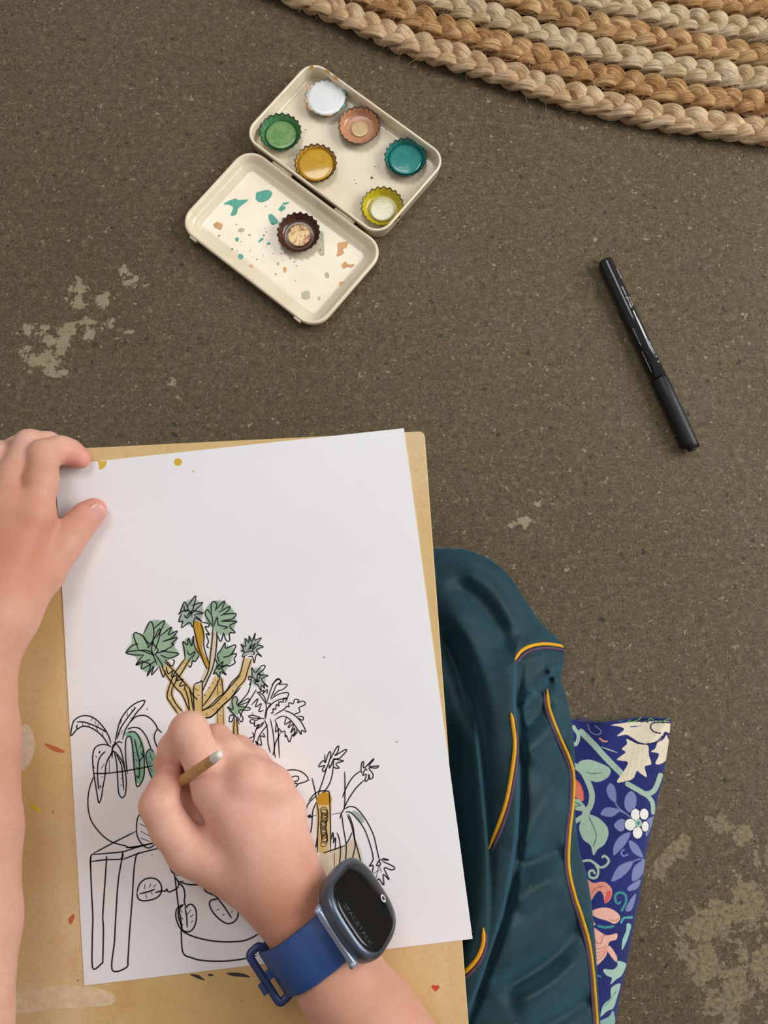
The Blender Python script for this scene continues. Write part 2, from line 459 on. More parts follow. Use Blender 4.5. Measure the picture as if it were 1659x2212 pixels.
# dried paint on the lid and rust on the rim
def blob_poly(pts, z, sub=5):
    return [P(x, y, z) for x, y in catmull(pts, sub, True)]
def flat_patch(name, pts3, mat, parent, thick=0.00012):
    tri = tessellate_polygon([pts3]); n = len(pts3)
    v = list(pts3) + [p - Vector((0, 0, thick)) for p in pts3]
    f = [tuple(t_) for t_ in tri] + [(i, i+n, (i+1) % n+n, (i+1) % n) for i in range(n)]
    return fix_normals(mesh_obj(name, v, f, mat, parent, smooth=False))
PAINT = {'teal': simple('dried_teal', srgb(84, 172, 150), 0.4), 'orange': simple('dried_orange', srgb(226, 170, 112), 0.45),
         'grey': simple('dried_grey', srgb(196, 188, 186), 0.5), 'olive': simple('dried_olive', srgb(196, 190, 160), 0.45),
         'rust': simple('rust', srgb(176, 118, 40), 0.7), 'dark': simple('dark_speck', srgb(78, 66, 52), 0.6)}
def ell(cx, cy, rx, ry, rot=0, jag=0.15, n=12, seed=0):
    rr = random.Random(int(cx*7+cy*13)+seed); out = []
    for k in range(n):
        a = 2*math.pi*k/n; q = 1+rr.uniform(-jag, jag)
        x, y = rx*q*math.cos(a), ry*q*math.sin(a)
        out.append((cx+x*math.cos(rot)-y*math.sin(rot), cy+x*math.sin(rot)+y*math.cos(rot)))
    return out
LZ = 0.0005 + 1.6*mm + 0.00022
def crop(pts, ox, oy, s): return [(ox+x*s, oy+y*s) for x, y in pts]
lidmarks = [('teal', ell(520, 868, 52, 36, -0.35)), ('teal', [(286, 912), (350, 882), (375, 890), (430, 888), (405, 912), (372, 940), (360, 975), (328, 982), (342, 935), (318, 918)]),
            ('teal', [(553, 980), (575, 976), (598, 1000), (612, 1020), (590, 1036), (570, 1034), (558, 1010)]), ('teal', ell(632, 942, 15, 20, 0.6, 0.4)),
            ('teal', ell(365, 1125, 11, 13)), ('teal', ell(388, 1228, 15, 16)), ('teal', ell(337, 1183, 6, 6)), ('teal', ell(285, 1208, 9, 7)),
            ('teal', ell(655, 910, 20, 6, -0.3, 0.4)), ('teal', ell(510, 1125, 18, 8, -0.6, 0.5)), ('teal', ell(550, 1150, 12, 6, -0.4, 0.5)),
            ('orange', ell(255, 1042, 26, 22, 0.3, 0.25)), ('orange', [(966, 1150), (1000, 1140), (1028, 1142), (1018, 1172), (998, 1182), (1002, 1208), (962, 1226), (968, 1186)]),
            ('orange', [(990, 1275), (1015, 1258), (1030, 1275), (1066, 1272), (1050, 1292), (1022, 1290), (1000, 1300)]), ('orange', ell(1000, 1392, 27, 16, 0.2)),
            ('orange', ell(258, 1103, 8, 7)), ('orange', ell(450, 1285, 12, 9, 0.5)), ('orange', ell(650, 1305, 11, 16, 0.1)),
            ('grey', ell(312, 788, 13, 22, 0.3)), ('grey', ell(237, 883, 12, 15)), ('olive', ell(776, 1458, 27, 28)), ('olive', ell(902, 1340, 13, 18, -0.4)),
            ('olive', [(866, 1080), (880, 1085), (884, 1130), (886, 1190), (884, 1220), (856, 1215), (852, 1180), (866, 1170), (870, 1130)]),
            ('olive', ell(392, 1070, 20, 11, -0.2)), ('olive', ell(855, 1478, 8, 11)), ('olive', ell(440, 1098, 8, 6)), ('olive', ell(610, 1270, 8, 10))]
for c_, pts in lidmarks:
    flat_patch('paint_drip', blob_poly(crop(pts, 380, 110, 0.3617), LZ), PAINT[c_], lid)
rr = random.Random(9)
for _ in range(46):
    x, y = rr.gauss(560, 130), rr.gauss(1140, 110)
    if 250 < x < 900 and 900 < y < 1420 and math.hypot(x-730, y-1090) > 150:
        q = rr.uniform(1.5, 4.5)
        flat_patch('paint_speck', blob_poly(crop(ell(x, y, q, q, 0, 0.3, 6), 380, 110, 0.3617), LZ, 2), PAINT[rr.choice(['grey', 'teal', 'dark', 'olive'])], lid)
TZ = 0.0005 + 1.3*mm + 0.0002
for x, y, q, c_ in ((1170, 758, 7, 'dark'), (1190, 690, 3, 'dark'), (1205, 692, 3, 'dark'), (1075, 790, 3, 'dark'), (1068, 770, 3, 'dark'), (765, 485, 4, 'olive'), (775, 470, 3, 'dark'), (1020, 580, 4, 'grey'), (1255, 470, 3, 'dark'), (1400, 500, 3, 'dark'), (950, 620, 3, 'dark')):
    flat_patch('paint_speck', blob_poly(crop(ell(x, y, q, q, 0, 0.2, 6), 380, 110, 0.3617), TZ, 2), PAINT[c_], tray)
RZ = 0.0005 + 13.1*mm + 0.00025
for pts in ([(x_+14, y_+18) for x_, y_ in q_] for q_ in ([(790, 68), (806, 68), (806, 88), (792, 92)], [(872, 92), (900, 104), (905, 120), (884, 112)], [(925, 128), (952, 142), (950, 158), (930, 146)])):
    flat_patch('rust_spot', blob_poly(crop(pts, 380, 110, 0.3617), RZ, 3), PAINT['rust'], tray)

# ------------------------------------------------------------------ crown caps with paint
def lathe(prof, n, o, teeth=0, amp=0.0):
    rings = []
    for r, z, w in prof:
        ring = []
        for k in range(n):
            a = 2*math.pi*k/n
            q = r + amp*w*math.cos(teeth*a)
            ring.append(o + Vector((q*math.cos(a), q*math.sin(a), z + 0.0004*w*math.cos(teeth*a))))
        rings.append(ring)
    return rings
def glossy(name, a, b, rough=0.18, scale=220):
    t = NT(name); p = t.coords()
    c = t.ramp(t.noise(p, scale, 5, 0.65, 0.8), [(0.3, srgb(*a)), (0.7, srgb(*b))])
    t.bump(t.noise(p, 260, 3), 0.12, 0.0005)
    return t.set(c, rough, 0.6, Coat_Weight=0.5, Coat_Roughness=0.08)
def metal_paint(name, a, b, patch):
    t = NT(name); p = t.coords()
    c = t.mix(t.ramp(t.noise(p, 190, 5, 0.7, 0.6), [(0.50, 0.0), (0.58, 1.0)]), srgb(*a), srgb(*patch))
    c = t.mix(t.ramp(t.noise(p, 600, 3), [(0.5, 0.0), (0.8, 0.5)]), c, srgb(*b))
    return t.set(c, 0.28, 0.6, 0.15)
CAPS = [  # px, py, z0, what, shell colour, coat a/b, pool a/b, pool radius mm, pool height mm, dome
    (704, 212, 'white', (196, 190, 170), ((214, 210, 196), (232, 232, 228)), ((238, 241, 240), (248, 249, 248)), 14.6, 5.4, 0.5, 'bottle cap brimming with glossy white paint, rim stained orange and green'),
    (776, 272, 'tan', (112, 66, 48), ((188, 124, 84), (206, 150, 110)), ((208, 176, 120), (226, 200, 150)), 6.4, 1.5, 0.1, 'bottle cap of tan paint with a bare cream centre'),
    (876, 341, 'teal', (14, 72, 74), ((20, 112, 104), (34, 138, 122)), ((24, 122, 118), (40, 146, 136)), 12.4, 3.4, 0.15, 'bottle cap of deep teal paint in the tray corner'),
    (606, 287, 'green', (24, 74, 44), ((52, 118, 70), (82, 148, 92)), ((84, 140, 72), (140, 176, 112)), 11.6, 2.8, 0.15, 'bottle cap of leaf green paint beside the hinge'),
    (682, 354, 'mustard', (98, 62, 16), ((178, 128, 24), (204, 156, 44)), ((196, 146, 22), (216, 170, 46)), 13.2, 4.2, 0.5, 'bottle cap filled with wet mustard paint'),
    (826, 447, 'yellow', (140, 116, 22), ((186, 166, 10), (208, 190, 24)), ((200, 196, 150), (216, 212, 170)), 9.6, 2.0, 0.05, 'bottle cap of bright yellow paint with a pale worn centre'),
    (645, 503, 'brown', (48, 24, 14), ((62, 30, 16), (96, 50, 26)), ((210, 178, 120), (232, 208, 158)), 9.0, 1.8, 0.1, 'bottle cap of dark brown paint with gold showing, alone on the open lid')]
for px, py, nm, sh, coat, pool, pr, pz, dome, lab in CAPS:
    z0 = (0.0005 + 1.6*mm if nm == 'brown' else 0.0005 + 1.3*mm) + 0.0003
    o = P(px, py, z0 + 0.005); o.z = z0
    root = empty('bottle_cap', o); tag(root, lab, 'bottle cap', 'bottle caps of paint in the tin')
    n = 126
    outer = lathe([(10.8*mm, 0, 0), (12.2*mm, 0.25*mm, 0), (13.2*mm, 1.4*mm, 0.15), (14.2*mm, 3.2*mm, 0.6), (15.4*mm, 5.4*mm, 1), (15.75*mm, 6.0*mm, 1), (15.4*mm, 6.15*mm, 1), (14.9*mm, 5.6*mm, 1), (13.9*mm, 3.6*mm, 0.6), (12.8*mm, 1.7*mm, 0.15), (11.9*mm, 0.7*mm, 0), (10*mm, 0.5*mm, 0)], n, o, 21, 0.55*mm)
    fix_normals(MB().rings(outer, True, True).build('shell', glossy(nm+'_crimped_tin', tuple(c*0.5 for c in sh), tuple(c*0.75 for c in sh), 0.35), root))
    inner = lathe([(14.75*mm, 5.5*mm, 1), (14.4*mm, 5.0*mm, 0.9), (13.7*mm, 3.75*mm, 0.55), (12.6*mm, 1.95*mm, 0.12), (11.6*mm, 1.0*mm, 0), (10.6*mm, 0.85*mm, 0), (0.4*mm, 0.85*mm, 0)], n, o, 21, 0.55*mm)
    fix_normals(MB().rings(inner, False, True).build('paint_coat', glossy(nm+'_paint_coat', *coat, rough=0.3), root))
    prof = [(pr*mm*1.0, (pz-0.5)*mm, 0), (pr*mm, pz*mm, 0)]
    for k in range(1, 7):
        q = 1 - k/6.5; prof.append((pr*mm*q, (pz + dome*(1-q*q))*mm, 0))
    pm = metal_paint(nm+'_worn_metal', pool[0], pool[1], (150, 84, 44)) if nm == 'brown' else glossy(nm+'_wet_paint', *pool, rough=0.1)
    fix_normals(MB().rings(lathe(prof, 48, o), True, True).build('paint', pm, root))
    if nm == 'white':
        for k, (aa, cc) in enumerate(((20, 'teal'), (60, 'teal'), (150, 'orange'), (190, 'orange'), (215, 'orange'), (280, 'orange'), (330, 'teal'))):
            a = math.radians(aa); pts = []
            for s_ in range(8):
                b = a + (s_/7-0.5)*0.32; pts.append(o + Vector((15.5*mm*math.cos(b), 15.5*mm*math.sin(b), 5.9*mm)))
            MB().tube(pts, [0.0003]+[0.0007]*6+[0.0003], 6).build('paint_stain', PAINT[cc], root)
# ------------------------------------------------------------------ lettering helper
def text_mesh(body, size):
    cu = bpy.data.curves.new('lettering', 'FONT'); cu.body = body; cu.size = size
    cu.align_x = 'LEFT'; cu.resolution_u = 3
    ob = bpy.data.objects.new('lettering', cu); COL.objects.link(ob)
    bpy.context.view_layer.update()
    me = bpy.data.meshes.new_from_object(ob.evaluated_get(bpy.context.evaluated_depsgraph_get()))
    v = [tuple(p.co) for p in me.vertices]; f = [tuple(p.vertices) for p in me.polygons]
    bpy.data.objects.remove(ob); bpy.data.curves.remove(cu); bpy.data.meshes.remove(me)
    return v, f

# ------------------------------------------------------------------ fineliner pen
PR = 5.7*mm
pa, pb = P(1306, 562, PR), P(1495, 972, PR)
ax = (pb-pa).normalized(); L = (pb-pa).length
sd = ax.cross(Vector((0, 0, 1))).normalized()          # towards picture left of the pen
if sd.x > 0: sd = -sd
pen = empty('fineliner_pen', (pa.x, pa.y, 0)); tag(pen, 'black capped fineliner pen with white lettering lying on the concrete', 'pen')
gloss_black = simple('gloss_black_plastic', srgb(20, 20, 21), 0.16, 0.5, var=0.05, Coat_Weight=0.3, Coat_Roughness=0.05)
satin_black = simple('satin_black_plastic', srgb(26, 26, 27), 0.42, 0.4, var=0.05, bump=0.05)
white_print = simple('white_print', srgb(225, 225, 222), 0.5)
def rod(stops, n=40):
    return [[pa + ax*s_ + sd*math.cos(2*math.pi*k/n)*r + Vector((0, 0, 1))*math.sin(2*math.pi*k/n)*r for k in range(n)] for s_, r in stops]
jL = L*0.635
fix_normals(MB().rings(rod([(0, 3.6*mm), (0.4*mm, 4.6*mm), (1.4*mm, 5.1*mm), (3*mm, 5.25*mm), (jL*0.5, 5.4*mm), (jL+2*mm, 5.4*mm)])).build('barrel', gloss_black, pen))
capm = MB().rings(rod([(jL, 5.3*mm), (jL+0.1*mm, 5.75*mm), (jL+0.5*mm, 5.9*mm), (jL+18*mm, 6.0*mm), (L-5*mm, 6.0*mm)]), True, False)
# the cap's open end is cut at a slant
n_ = 40; ring0 = rod([(L-5*mm, 6.0*mm)])[0]; slant = []; inner_r = []; inner_d = []
for k in range(n_):
    a = 2*math.pi*k/n_; cut = L - 2.2*mm + 2.4*mm*math.sin(a-0.4)
    for lst, r, s_ in ((slant, 5.9*mm, cut), (inner_r, 5.0*mm, cut-0.2*mm), (inner_d, 4.6*mm, L-8*mm)):
        lst.append(pa + ax*s_ + sd*math.cos(a)*r + Vector((0, 0, 1))*math.sin(a)*r)
capm.rings([ring0, slant, inner_r, inner_d], False, True)
capo = capm.build('pen_cap', satin_black, pen)
MB().tube([pa+ax*(L-8*mm), pa+ax*(L-0.2*mm), pa+ax*(L+0.8*mm)], [3.4*mm, 3.2*mm, 2.4*mm], 20).build('cap_plug', gloss_black, pen)
def pen_text(body, size, s0, ang0, r=5.46*mm):
    v, f = text_mesh(body, size)
    out = []
    for x, y, z in v:
        a = ang0 + y/r                                 # letters stand up towards picture left
        out.append(pa + ax*(s0 - x) + Vector((0, 0, 1))*math.cos(a)*r + sd*math.sin(a)*r)
    mesh_obj('lettering', out, f, white_print, pen, smooth=False)
Lz = lambda y: (y-562)/(972-562)*L                     # pixel row -> length along the pen
pen_text('Filled with recycled', 2.2*mm, Lz(675), -0.30)
pen_text('liquid ink', 2.0*mm, Lz(672), -0.68)
pen_text('Lower Line', 2.2*mm, Lz(776), -0.62)
pen_text('A', 2.6*mm, Lz(795), -0.62); pen_text('A', 2.4*mm, Lz(784), -0.66)
pen_text('made in recycled plastic', 1.5*mm, Lz(752), 0.72)
pen_text('MICRO', 2.6*mm, Lz(612), -0.98)
def pen_bar(s0, s1, a0, w, r=5.47*mm):
    m = MB(); rr_ = []
    for s_ in np.linspace(s0, s1, 6):
        rr_.append([pa + ax*s_ + Vector((0, 0, 1))*math.cos(a)*r + sd*math.sin(a)*r for a in (a0-w, a0, a0+w)])
    v = [q for R_ in rr_ for q in R_]
    f = [(i*3+j, i*3+j+1, (i+1)*3+j+1, (i+1)*3+j) for i in range(5) for j in range(2)]
    mesh_obj('stripe', v, f, white_print, pen)
pen_bar(Lz(682), Lz(742), -0.22, 0.075)
pen_bar(Lz(762), Lz(806), 0.98, 0.03)

# ------------------------------------------------------------------ drawing board
def wood():
    t = NT('stained_mdf'); p = t.geo()
    big = t.noise(p, 9, 5, 0.6, 0.6); fib = t.noise(t.mapping(p, scale=(300, 60, 1)), 1, 4); fine = t.noise(p, 700, 3)
    c = t.ramp(big, [(0.28, srgb(206, 166, 104)), (0.45, srgb(218, 184, 124)), (0.6, srgb(220, 188, 136)), (0.75, srgb(224, 198, 156))])
    c = t.mix(t.ramp(fine, [(0.35, 0.16), (0.5, 0.0)]), c, srgb(166, 126, 78))
    c = t.mix(t.ramp(t.noise(p, 26, 5, 0.7), [(0.58, 0.0), (0.72, 0.55)]), c, srgb(206, 158, 102))
    c = t.mix(t.ramp(t.noise(p, 17, 6, 0.7, 1.0), [(0.62, 0.0), (0.70, 0.6)]), c, srgb(226, 206, 176))
    vo = t.voro(p, 48); c = t.mix(t.ramp(vo, [(0.02, 0.7), (0.035, 0.0)]), c, srgb(110, 80, 48))
    t.bump(t.math('ADD', fib, fine), 0.15, 0.0004)
    return t.set(c, 0.5, 0.35)
WOOD = wood()
bTR, bTL = PB(917, 931, 0), PB(-110, 982, 0)
bdir = (PB(1010, 2212, 0) - PB(915, 933, 0)).normalized()
bBR = bTR + bdir*0.40; bBL = bTL + bdir*0.40
cen = (bTR+bTL+bBR+bBL)*0.25
board = empty('drawing_board', (cen.x, cen.y, BOARD-0.005)); tag(board, 'paint-stained wooden drawing board under the sheet of paper', 'drawing board')
def round_poly(c, r, n=6):
    out = []
    for i in range(len(c)):
        p0, p1, p2 = c[i-1], c[i], c[(i+1) % len(c)]
        a = p1 + (p0-p1).normalized()*r; b = p1 + (p2-p1).normalized()*r
        for k in range(n+1):
            t_ = k/n; out.append(a*(1-t_)**2 + p1*2*t_*(1-t_) + b*t_*t_)
    return out
bp = round_poly([bTR, bTL, bBL, bBR], 0.004)
zd = lambda z: Vector((0, 0, z))
fix_normals(bevel(MB().rings([[q-zd(0.005) for q in bp], bp]).build('panel', WOOD, board, smooth=False), 0.0005, 2))
RED = simple('red_mark', srgb(206, 70, 58), 0.5)
YEL = simple('yellow_mark', srgb(228, 200, 40), 0.45)
def board_patch(name, pts, mat, sub=4): return flat_patch(name, [PB(x, y, 0.14) for x, y in catmull(pts, sub, True)], mat, board, 0.00016)
hp = []
for k in range(36):
    a = 2*math.pi*k/36
    hp.append((941 + 8.4*(math.sin(a)**3), 2134 - 0.52*(13*math.cos(a)-5*math.cos(2*a)-2*math.cos(3*a)-math.cos(4*a))))
flat_patch('heart', [PB(x, y, 0.14) for x, y in hp], RED, board, 0.00016)
board_patch('paint_mark', [(66, 1738), (76, 1741), (86, 1749), (90, 1754), (80, 1752), (70, 1746)], YEL)
RS = simple('faded_red', srgb(196, 106, 62), 0.6); BK = simple('black_mark', srgb(58, 52, 46), 0.6); PALE = simple('pale_wash', srgb(228, 212, 182), 0.6)
board_patch('paint_mark', [(148, 1985), (158, 1975), (161, 1980), (156, 1994), (151, 1996)], RS)
board_patch('paint_mark', [(96, 1606), (118, 1612), (140, 1623), (132, 1626), (112, 1620)], RS)
board_patch('paint_mark', [(410, 2105), (428, 2106), (436, 2112), (443, 2118), (428, 2114)], BK)
board_patch('paint_mark', [(489, 2103), (508, 2101), (528, 2104), (540, 2111), (520, 2110), (505, 2109)], BK)
board_patch('paint_mark', [(449, 2105), (456, 2104), (462, 2107), (453, 2109)], BK)
board_patch('paint_mark', [(36, 1580), (58, 1565), (72, 1590), (74, 1620), (62, 1650), (40, 1668), (34, 1630)], PALE)
board_patch('paint_mark', [(0, 2160), (120, 2130), (230, 2140), (240, 2170), (120, 2180), (20, 2190)], simple('pale_wash_low', srgb(226, 200, 162), 0.6))

# ------------------------------------------------------------------ sheet of paper and the drawing
PT = 0.0004
def paper_mat():
    t = NT('cartridge_paper'); p = t.geo()
    c = t.ramp(t.noise(p, 14, 3), [(0.3, srgb(240, 237, 238)), (0.7, srgb(243, 241, 242))])
    t.bump(t.noise(p, 900, 4, 0.7), 0.06, 0.0003)
    return t.set(c, 0.7, 0.25)
pcor = [PB(872.5, 925, 0.5), PB(119, 1006, 0.5), PB(182, 2129, 0.5), PB(1021, 2028, 0.5)]
PZ = BOARD + 0.0005
pc_ = sum(pcor, Vector())/4
paper = empty('sheet_of_paper', (pc_.x, pc_.y, BOARD)); tag(paper, 'white sheet of drawing paper with an ink and watercolour plant drawing', 'paper')
sheet = MB(); N_ = 24
grid = []
for j in range(N_+1):
    for i in range(N_+1):
        u, v = i/N_, j/N_
        q = (pcor[1]*(1-u)+pcor[0]*u)*(1-v) + (pcor[2]*(1-u)+pcor[3]*u)*v
        grid.append(Vector((q.x, q.y, PZ)))
gf = [(j*(N_+1)+i, (j+1)*(N_+1)+i, (j+1)*(N_+1)+i+1, j*(N_+1)+i+1) for j in range(N_) for i in range(N_)]
so = mesh_obj('sheet', grid, gf, paper_mat(), paper, smooth=False)
sm = so.modifiers.new('thickness', 'SOLIDIFY'); sm.thickness = 0.0004; sm.offset = -1

def ribbon(mb, pts_px, wpx, z, sub=5, closed=False, taper=True):
    pts = catmull(pts_px, sub, closed)
    if closed: pts = pts + [pts[0], pts[1]]
    W = [P(x, y, z) for x, y in pts]; n = len(W)
    if n < 2: return
    v = []
    for i, q in enumerate(W):
        t_ = (W[min(i+1, n-1)] - W[max(i-1, 0)])
        if t_.length < 1e-9: t_ = Vector((1, 0, 0))
        t_.normalize(); s_ = Vector((-t_.y, t_.x, 0))
        k = 1.0 if not taper else min(1.0, 0.45+0.55*min(i, n-1-i)/2)
        h = wpx*0.5/3.85*mm*k
        v += [q+s_*h, q-s_*h]
    mb.add(v, [(2*i, 2*i+1, 2*i+3, 2*i+2) for i in range(n-1)])

CA, CB, CC, CD, CE = (120, 1270, .2411), (420, 1330, .1808), (130, 1480, .1808), (560, 1580, .1929), (160, 1780, .2532)
S = {}
S['A'] = (CA, [
 [(870,600),(760,560),(630,578),(700,600),(790,600)],[(790,600),(720,690),(800,660),(850,640)],[(630,578),(690,515),(745,500)],[(745,560),(700,410),(780,430),(840,540)],
 [(790,410),(850,300),(880,370),(870,480),(820,540)],[(875,370),(975,290),(950,370),(900,450)],[(780,420),(850,500),(930,365),(930,440),(890,560)],
 [(940,430),(1040,350),(1010,420),(1090,385),(1040,450),(960,480)],[(960,480),(1090,445),(1040,500),(1060,510),(960,570),(900,580)],[(940,560),(1020,575),(1105,590),(1020,630),(940,600)],
 [(860,480),(890,520),(920,560),(880,600),(860,540),(880,480)],[(720,690),(780,655),(770,725),(840,690),(900,650)],[(775,660),(850,690),(820,790),(880,700),(860,780),(930,700)],
 [(930,700),(965,800),(985,740)],[(980,640),(1040,700),(1065,660),(1050,640)],[(740,560),(850,570),(910,690)],[(890,590),(950,680),(960,720)],
 [(950,700),(1000,790),(1080,900),(1130,950),(1190,1080),(1205,1100)],[(975,660),(1060,740),(1130,820),(1190,890),(1230,960),(1275,1005)],
 [(990,700),(1010,770),(1050,740),(1040,800),(1090,780),(1080,830),(1140,820),(1110,880),(1160,870),(1150,920)],
 [(1165,630),(1090,730),(1050,800),(1000,960),(1030,1030),(1100,1130)],[(1225,600),(1130,760),(1060,870),(1040,950),(1080,1040),(1140,1110)],
 [(1160,630),(1155,560),(1140,480),(1180,510),(1190,450),(1220,520),(1235,430),(1245,520),(1290,600)],[(1290,600),(1250,660),(1230,650),(1210,710),(1190,690)],[(1180,560),(1200,600),(1250,570),(1220,640)],
 [(1235,340),(1260,450),(1290,560),(1330,670),(1360,730)],[(1300,310),(1330,430),(1330,530),(1380,690)],
 [(1110,240),(1150,130),(1180,160),(1185,200)],[(1180,170),(1255,70),(1240,160),(1220,220)],[(1215,160),(1320,130),(1260,190),(1220,230)],[(1220,200),(1325,225),(1250,235)],
 [(1240,240),(1310,300),(1250,270),(1230,350),(1200,310),(1130,355),(1140,300),(1105,300),(1130,230)],[(1095,235),(1160,200),(1210,220),(1180,270),(1150,240)],[(1150,150),(1160,210),(1200,190)],[(1170,260),(1215,210),(1220,260)],
 [(1415,350),(1370,290),(1340,230),(1360,195),(1400,250),(1410,330)],[(1400,230),(1395,150),(1420,120),(1445,150),(1430,210)],[(1440,190),(1515,115),(1490,190)],[(1460,220),(1560,165),(1540,210),(1480,250)],
 [(1490,240),(1615,230),(1580,280),(1490,290)],[(1480,300),(1625,300),(1560,340),(1610,400),(1560,405),(1560,470),(1530,470),(1505,400)],[(1505,400),(1480,480),(1450,420)],[(1415,350),(1450,260),(1460,330),(1540,350),(1500,370)],
 [(1305,305),(1370,320),(1370,350),(1340,350),(1380,420),(1350,410),(1370,480),(1355,520),(1375,540)],[(1410,350),(1405,450),(1390,580),(1370,740),(1320,850)],[(1445,390),(1445,480),(1430,620),(1400,740),(1350,850),(1310,940)],
 [(1470,670),(1450,600),(1480,560),(1520,490),(1525,540),(1615,510),(1570,600),(1500,620)],[(1560,600),(1620,590),(1600,640),(1610,670),(1560,700),(1540,690)],[(1430,630),(1470,700),(1540,690),(1490,720),(1530,780),(1480,750),(1465,800),(1440,760),(1415,770),(1450,700)],[(1440,720),(1500,660),(1470,730),(1440,690)],
 [(1480,790),(1440,880),(1380,980),(1310,1070)],[(1245,860),(1290,845),(1315,850),(1312,1100)],[(1245,860),(1235,960),(1245,1110)],[(1310,1095),(1400,1060),(1500,960),(1570,880),(1659,780)],[(1320,1165),(1400,1150),(1490,1060),(1580,980),(1659,890)],
 [(1200,900),(1220,1000),(1235,1100)],[(1450,830),(1455,960)],[(1450,1080),(1455,1310)],[(1485,800),(1500,920),(1500,960)],[(1500,1050),(1510,1330)],[(1160,900),(1190,1000),(1200,1100)],
 [(1250,900),(1280,920)],[(1270,960),(1290,960)],[(1330,950),(1350,970)],[(1370,890),(1385,900)],[(1400,850),(1415,855)],[(1350,1120),(1360,1140)],[(1410,1080),(1415,1095)],[(1460,1030),(1470,1040)],[(1530,980),(1535,1000)],[(1590,910),(1590,930)],[(1620,860),(1625,880)],
 [(1470,860),(1473,870)],[(1475,930),(1478,940)],[(1475,1140),(1480,1150)],[(1480,1220),(1485,1230)],[(1120,720),(1125,725)],[(1160,670),(1165,675)],[(1020,960),(1023,965)],[(1075,1070),(1080,1075)],[(1420,410),(1423,420)],[(1400,540),(1402,548)]], 2.6)
S['B'] = (CB, [
 [(630,470),(570,490),(600,430),(560,420),(590,400),(555,340),(610,370),(605,270),(650,320),(655,240),(685,310),(728,205),(720,290),(800,265),(750,340),(825,370),(740,410),(805,490),(745,460),(715,565),(695,490),(640,490)],
 [(640,410),(690,330),(660,400),(730,330),(690,410),(760,350)],[(600,440),(680,420),(720,450),(690,470)],
 [(685,510),(640,640),(600,770),(520,860),(440,980),(350,1060),(280,1140),(200,1210),(130,1225)],[(600,480),(570,600),(540,700),(440,800),(380,900),(280,980),(180,1080),(90,1140)],
 [(680,810),(660,830),(680,770),(650,760),(655,720),(690,740),(685,620),(730,680),(800,600),(845,600),(820,650),(760,700),(880,715),(800,760),(880,850),(830,820),(840,870),(800,830),(795,895),(760,830),(720,800),(780,780),(700,780)],
 [(700,730),(740,770),(760,690),(790,720),(740,790)],[(670,830),(640,920),(560,1020),(510,1080)],[(740,880),(680,980),(620,1080),(570,1150),(545,1220)],
 [(485,1195),(420,1120),(395,1090),(460,1120),(450,1010),(490,965),(515,1000),(510,1060),(640,990),(640,1030),(520,1080),(660,1100),(640,1130),(530,1130),(580,1220),(560,1270),(510,1200)],
 [(485,1195),(430,1190),(415,1260),(450,1260),(485,1195),(540,1300)],[(480,1210),(470,1350),(470,1490)],[(500,1210),(515,1350),(525,1510)],
 [(740,900),(820,1000),(860,1080),(840,1220)],[(760,905),(830,960),(865,1040),(910,1050),(870,1120),(850,1240)],[(870,1030),(900,920),(950,800),(1000,750),(1030,790),(980,830),(950,900),(910,990)],
 [(920,830),(1000,760),(1040,790),(1010,820),(1110,820),(1060,880),(1000,900),(940,960)],[(910,1000),(1000,940),(1120,920),(1100,990),(1020,1000),(940,1040),(880,1110)],[(770,920),(830,890),(820,930),(870,880),(865,940)],
 [(680,1070),(760,990),(730,1090),(800,1050),(770,1140),(830,1130)],[(910,1160),(940,1160),(940,1110),(970,1120),(980,1060),(1010,1080),(1010,1030),(1060,1030),(1060,990),(1110,990),(1080,1040)],
 [(950,1190),(1080,1110),(1100,1080),(1130,1090),(1130,1040),(1180,1050),(1200,1000),(1250,1010),(1230,1040),(1300,1020),(1325,1060),(1250,1100),(1260,1150),(1180,1180)],
 [(1070,1130),(1170,1170),(1260,1250),(1310,1330),(1330,1390),(1280,1370),(1275,1420),(1230,1360),(1190,1440),(1170,1420),(1135,1510),(1100,1430),(1085,1450),(1080,1380),(1040,1390),(1010,1350),(970,1390),(980,1280)],
 [(970,1240),(1050,1200),(1130,1230),(1200,1310),(1240,1370)],[(1100,1210),(1080,1300),(1150,1260),(1120,1340),(1190,1290),(1150,1400),(1200,1340),(1190,1430),(1240,1380)],[(1230,1200),(1300,1210),(1290,1250),(1240,1220)],
 [(640,1200),(690,1190),(770,1210),(780,1225),(680,1220),(645,1205)],[(695,1150),(700,1190)],[(840,1230),(780,1230),(740,1250),(680,1240),(665,1270),(710,1290),(720,1260),(720,1320),(770,1300),(740,1350),(800,1320),(830,1270)],
 [(830,1270),(770,1320),(730,1380),(700,1540)],[(880,1300),(820,1370),(770,1450),(740,1560)],[(690,1390),(710,1440),(650,1470),(700,1510),(670,1520),(700,1550),(760,1560),(730,1500),(800,1550),(790,1440),(840,1450),(820,1400)],
 [(835,1240),(870,1340),(880,1520),(910,1640)],[(905,1230),(940,1400),(955,1580),(935,1670)],[(960,1240),(1000,1350),(1005,1500),(1018,1700)],[(1030,1400),(970,1520),(955,1620),(970,1700)]], 2.3)
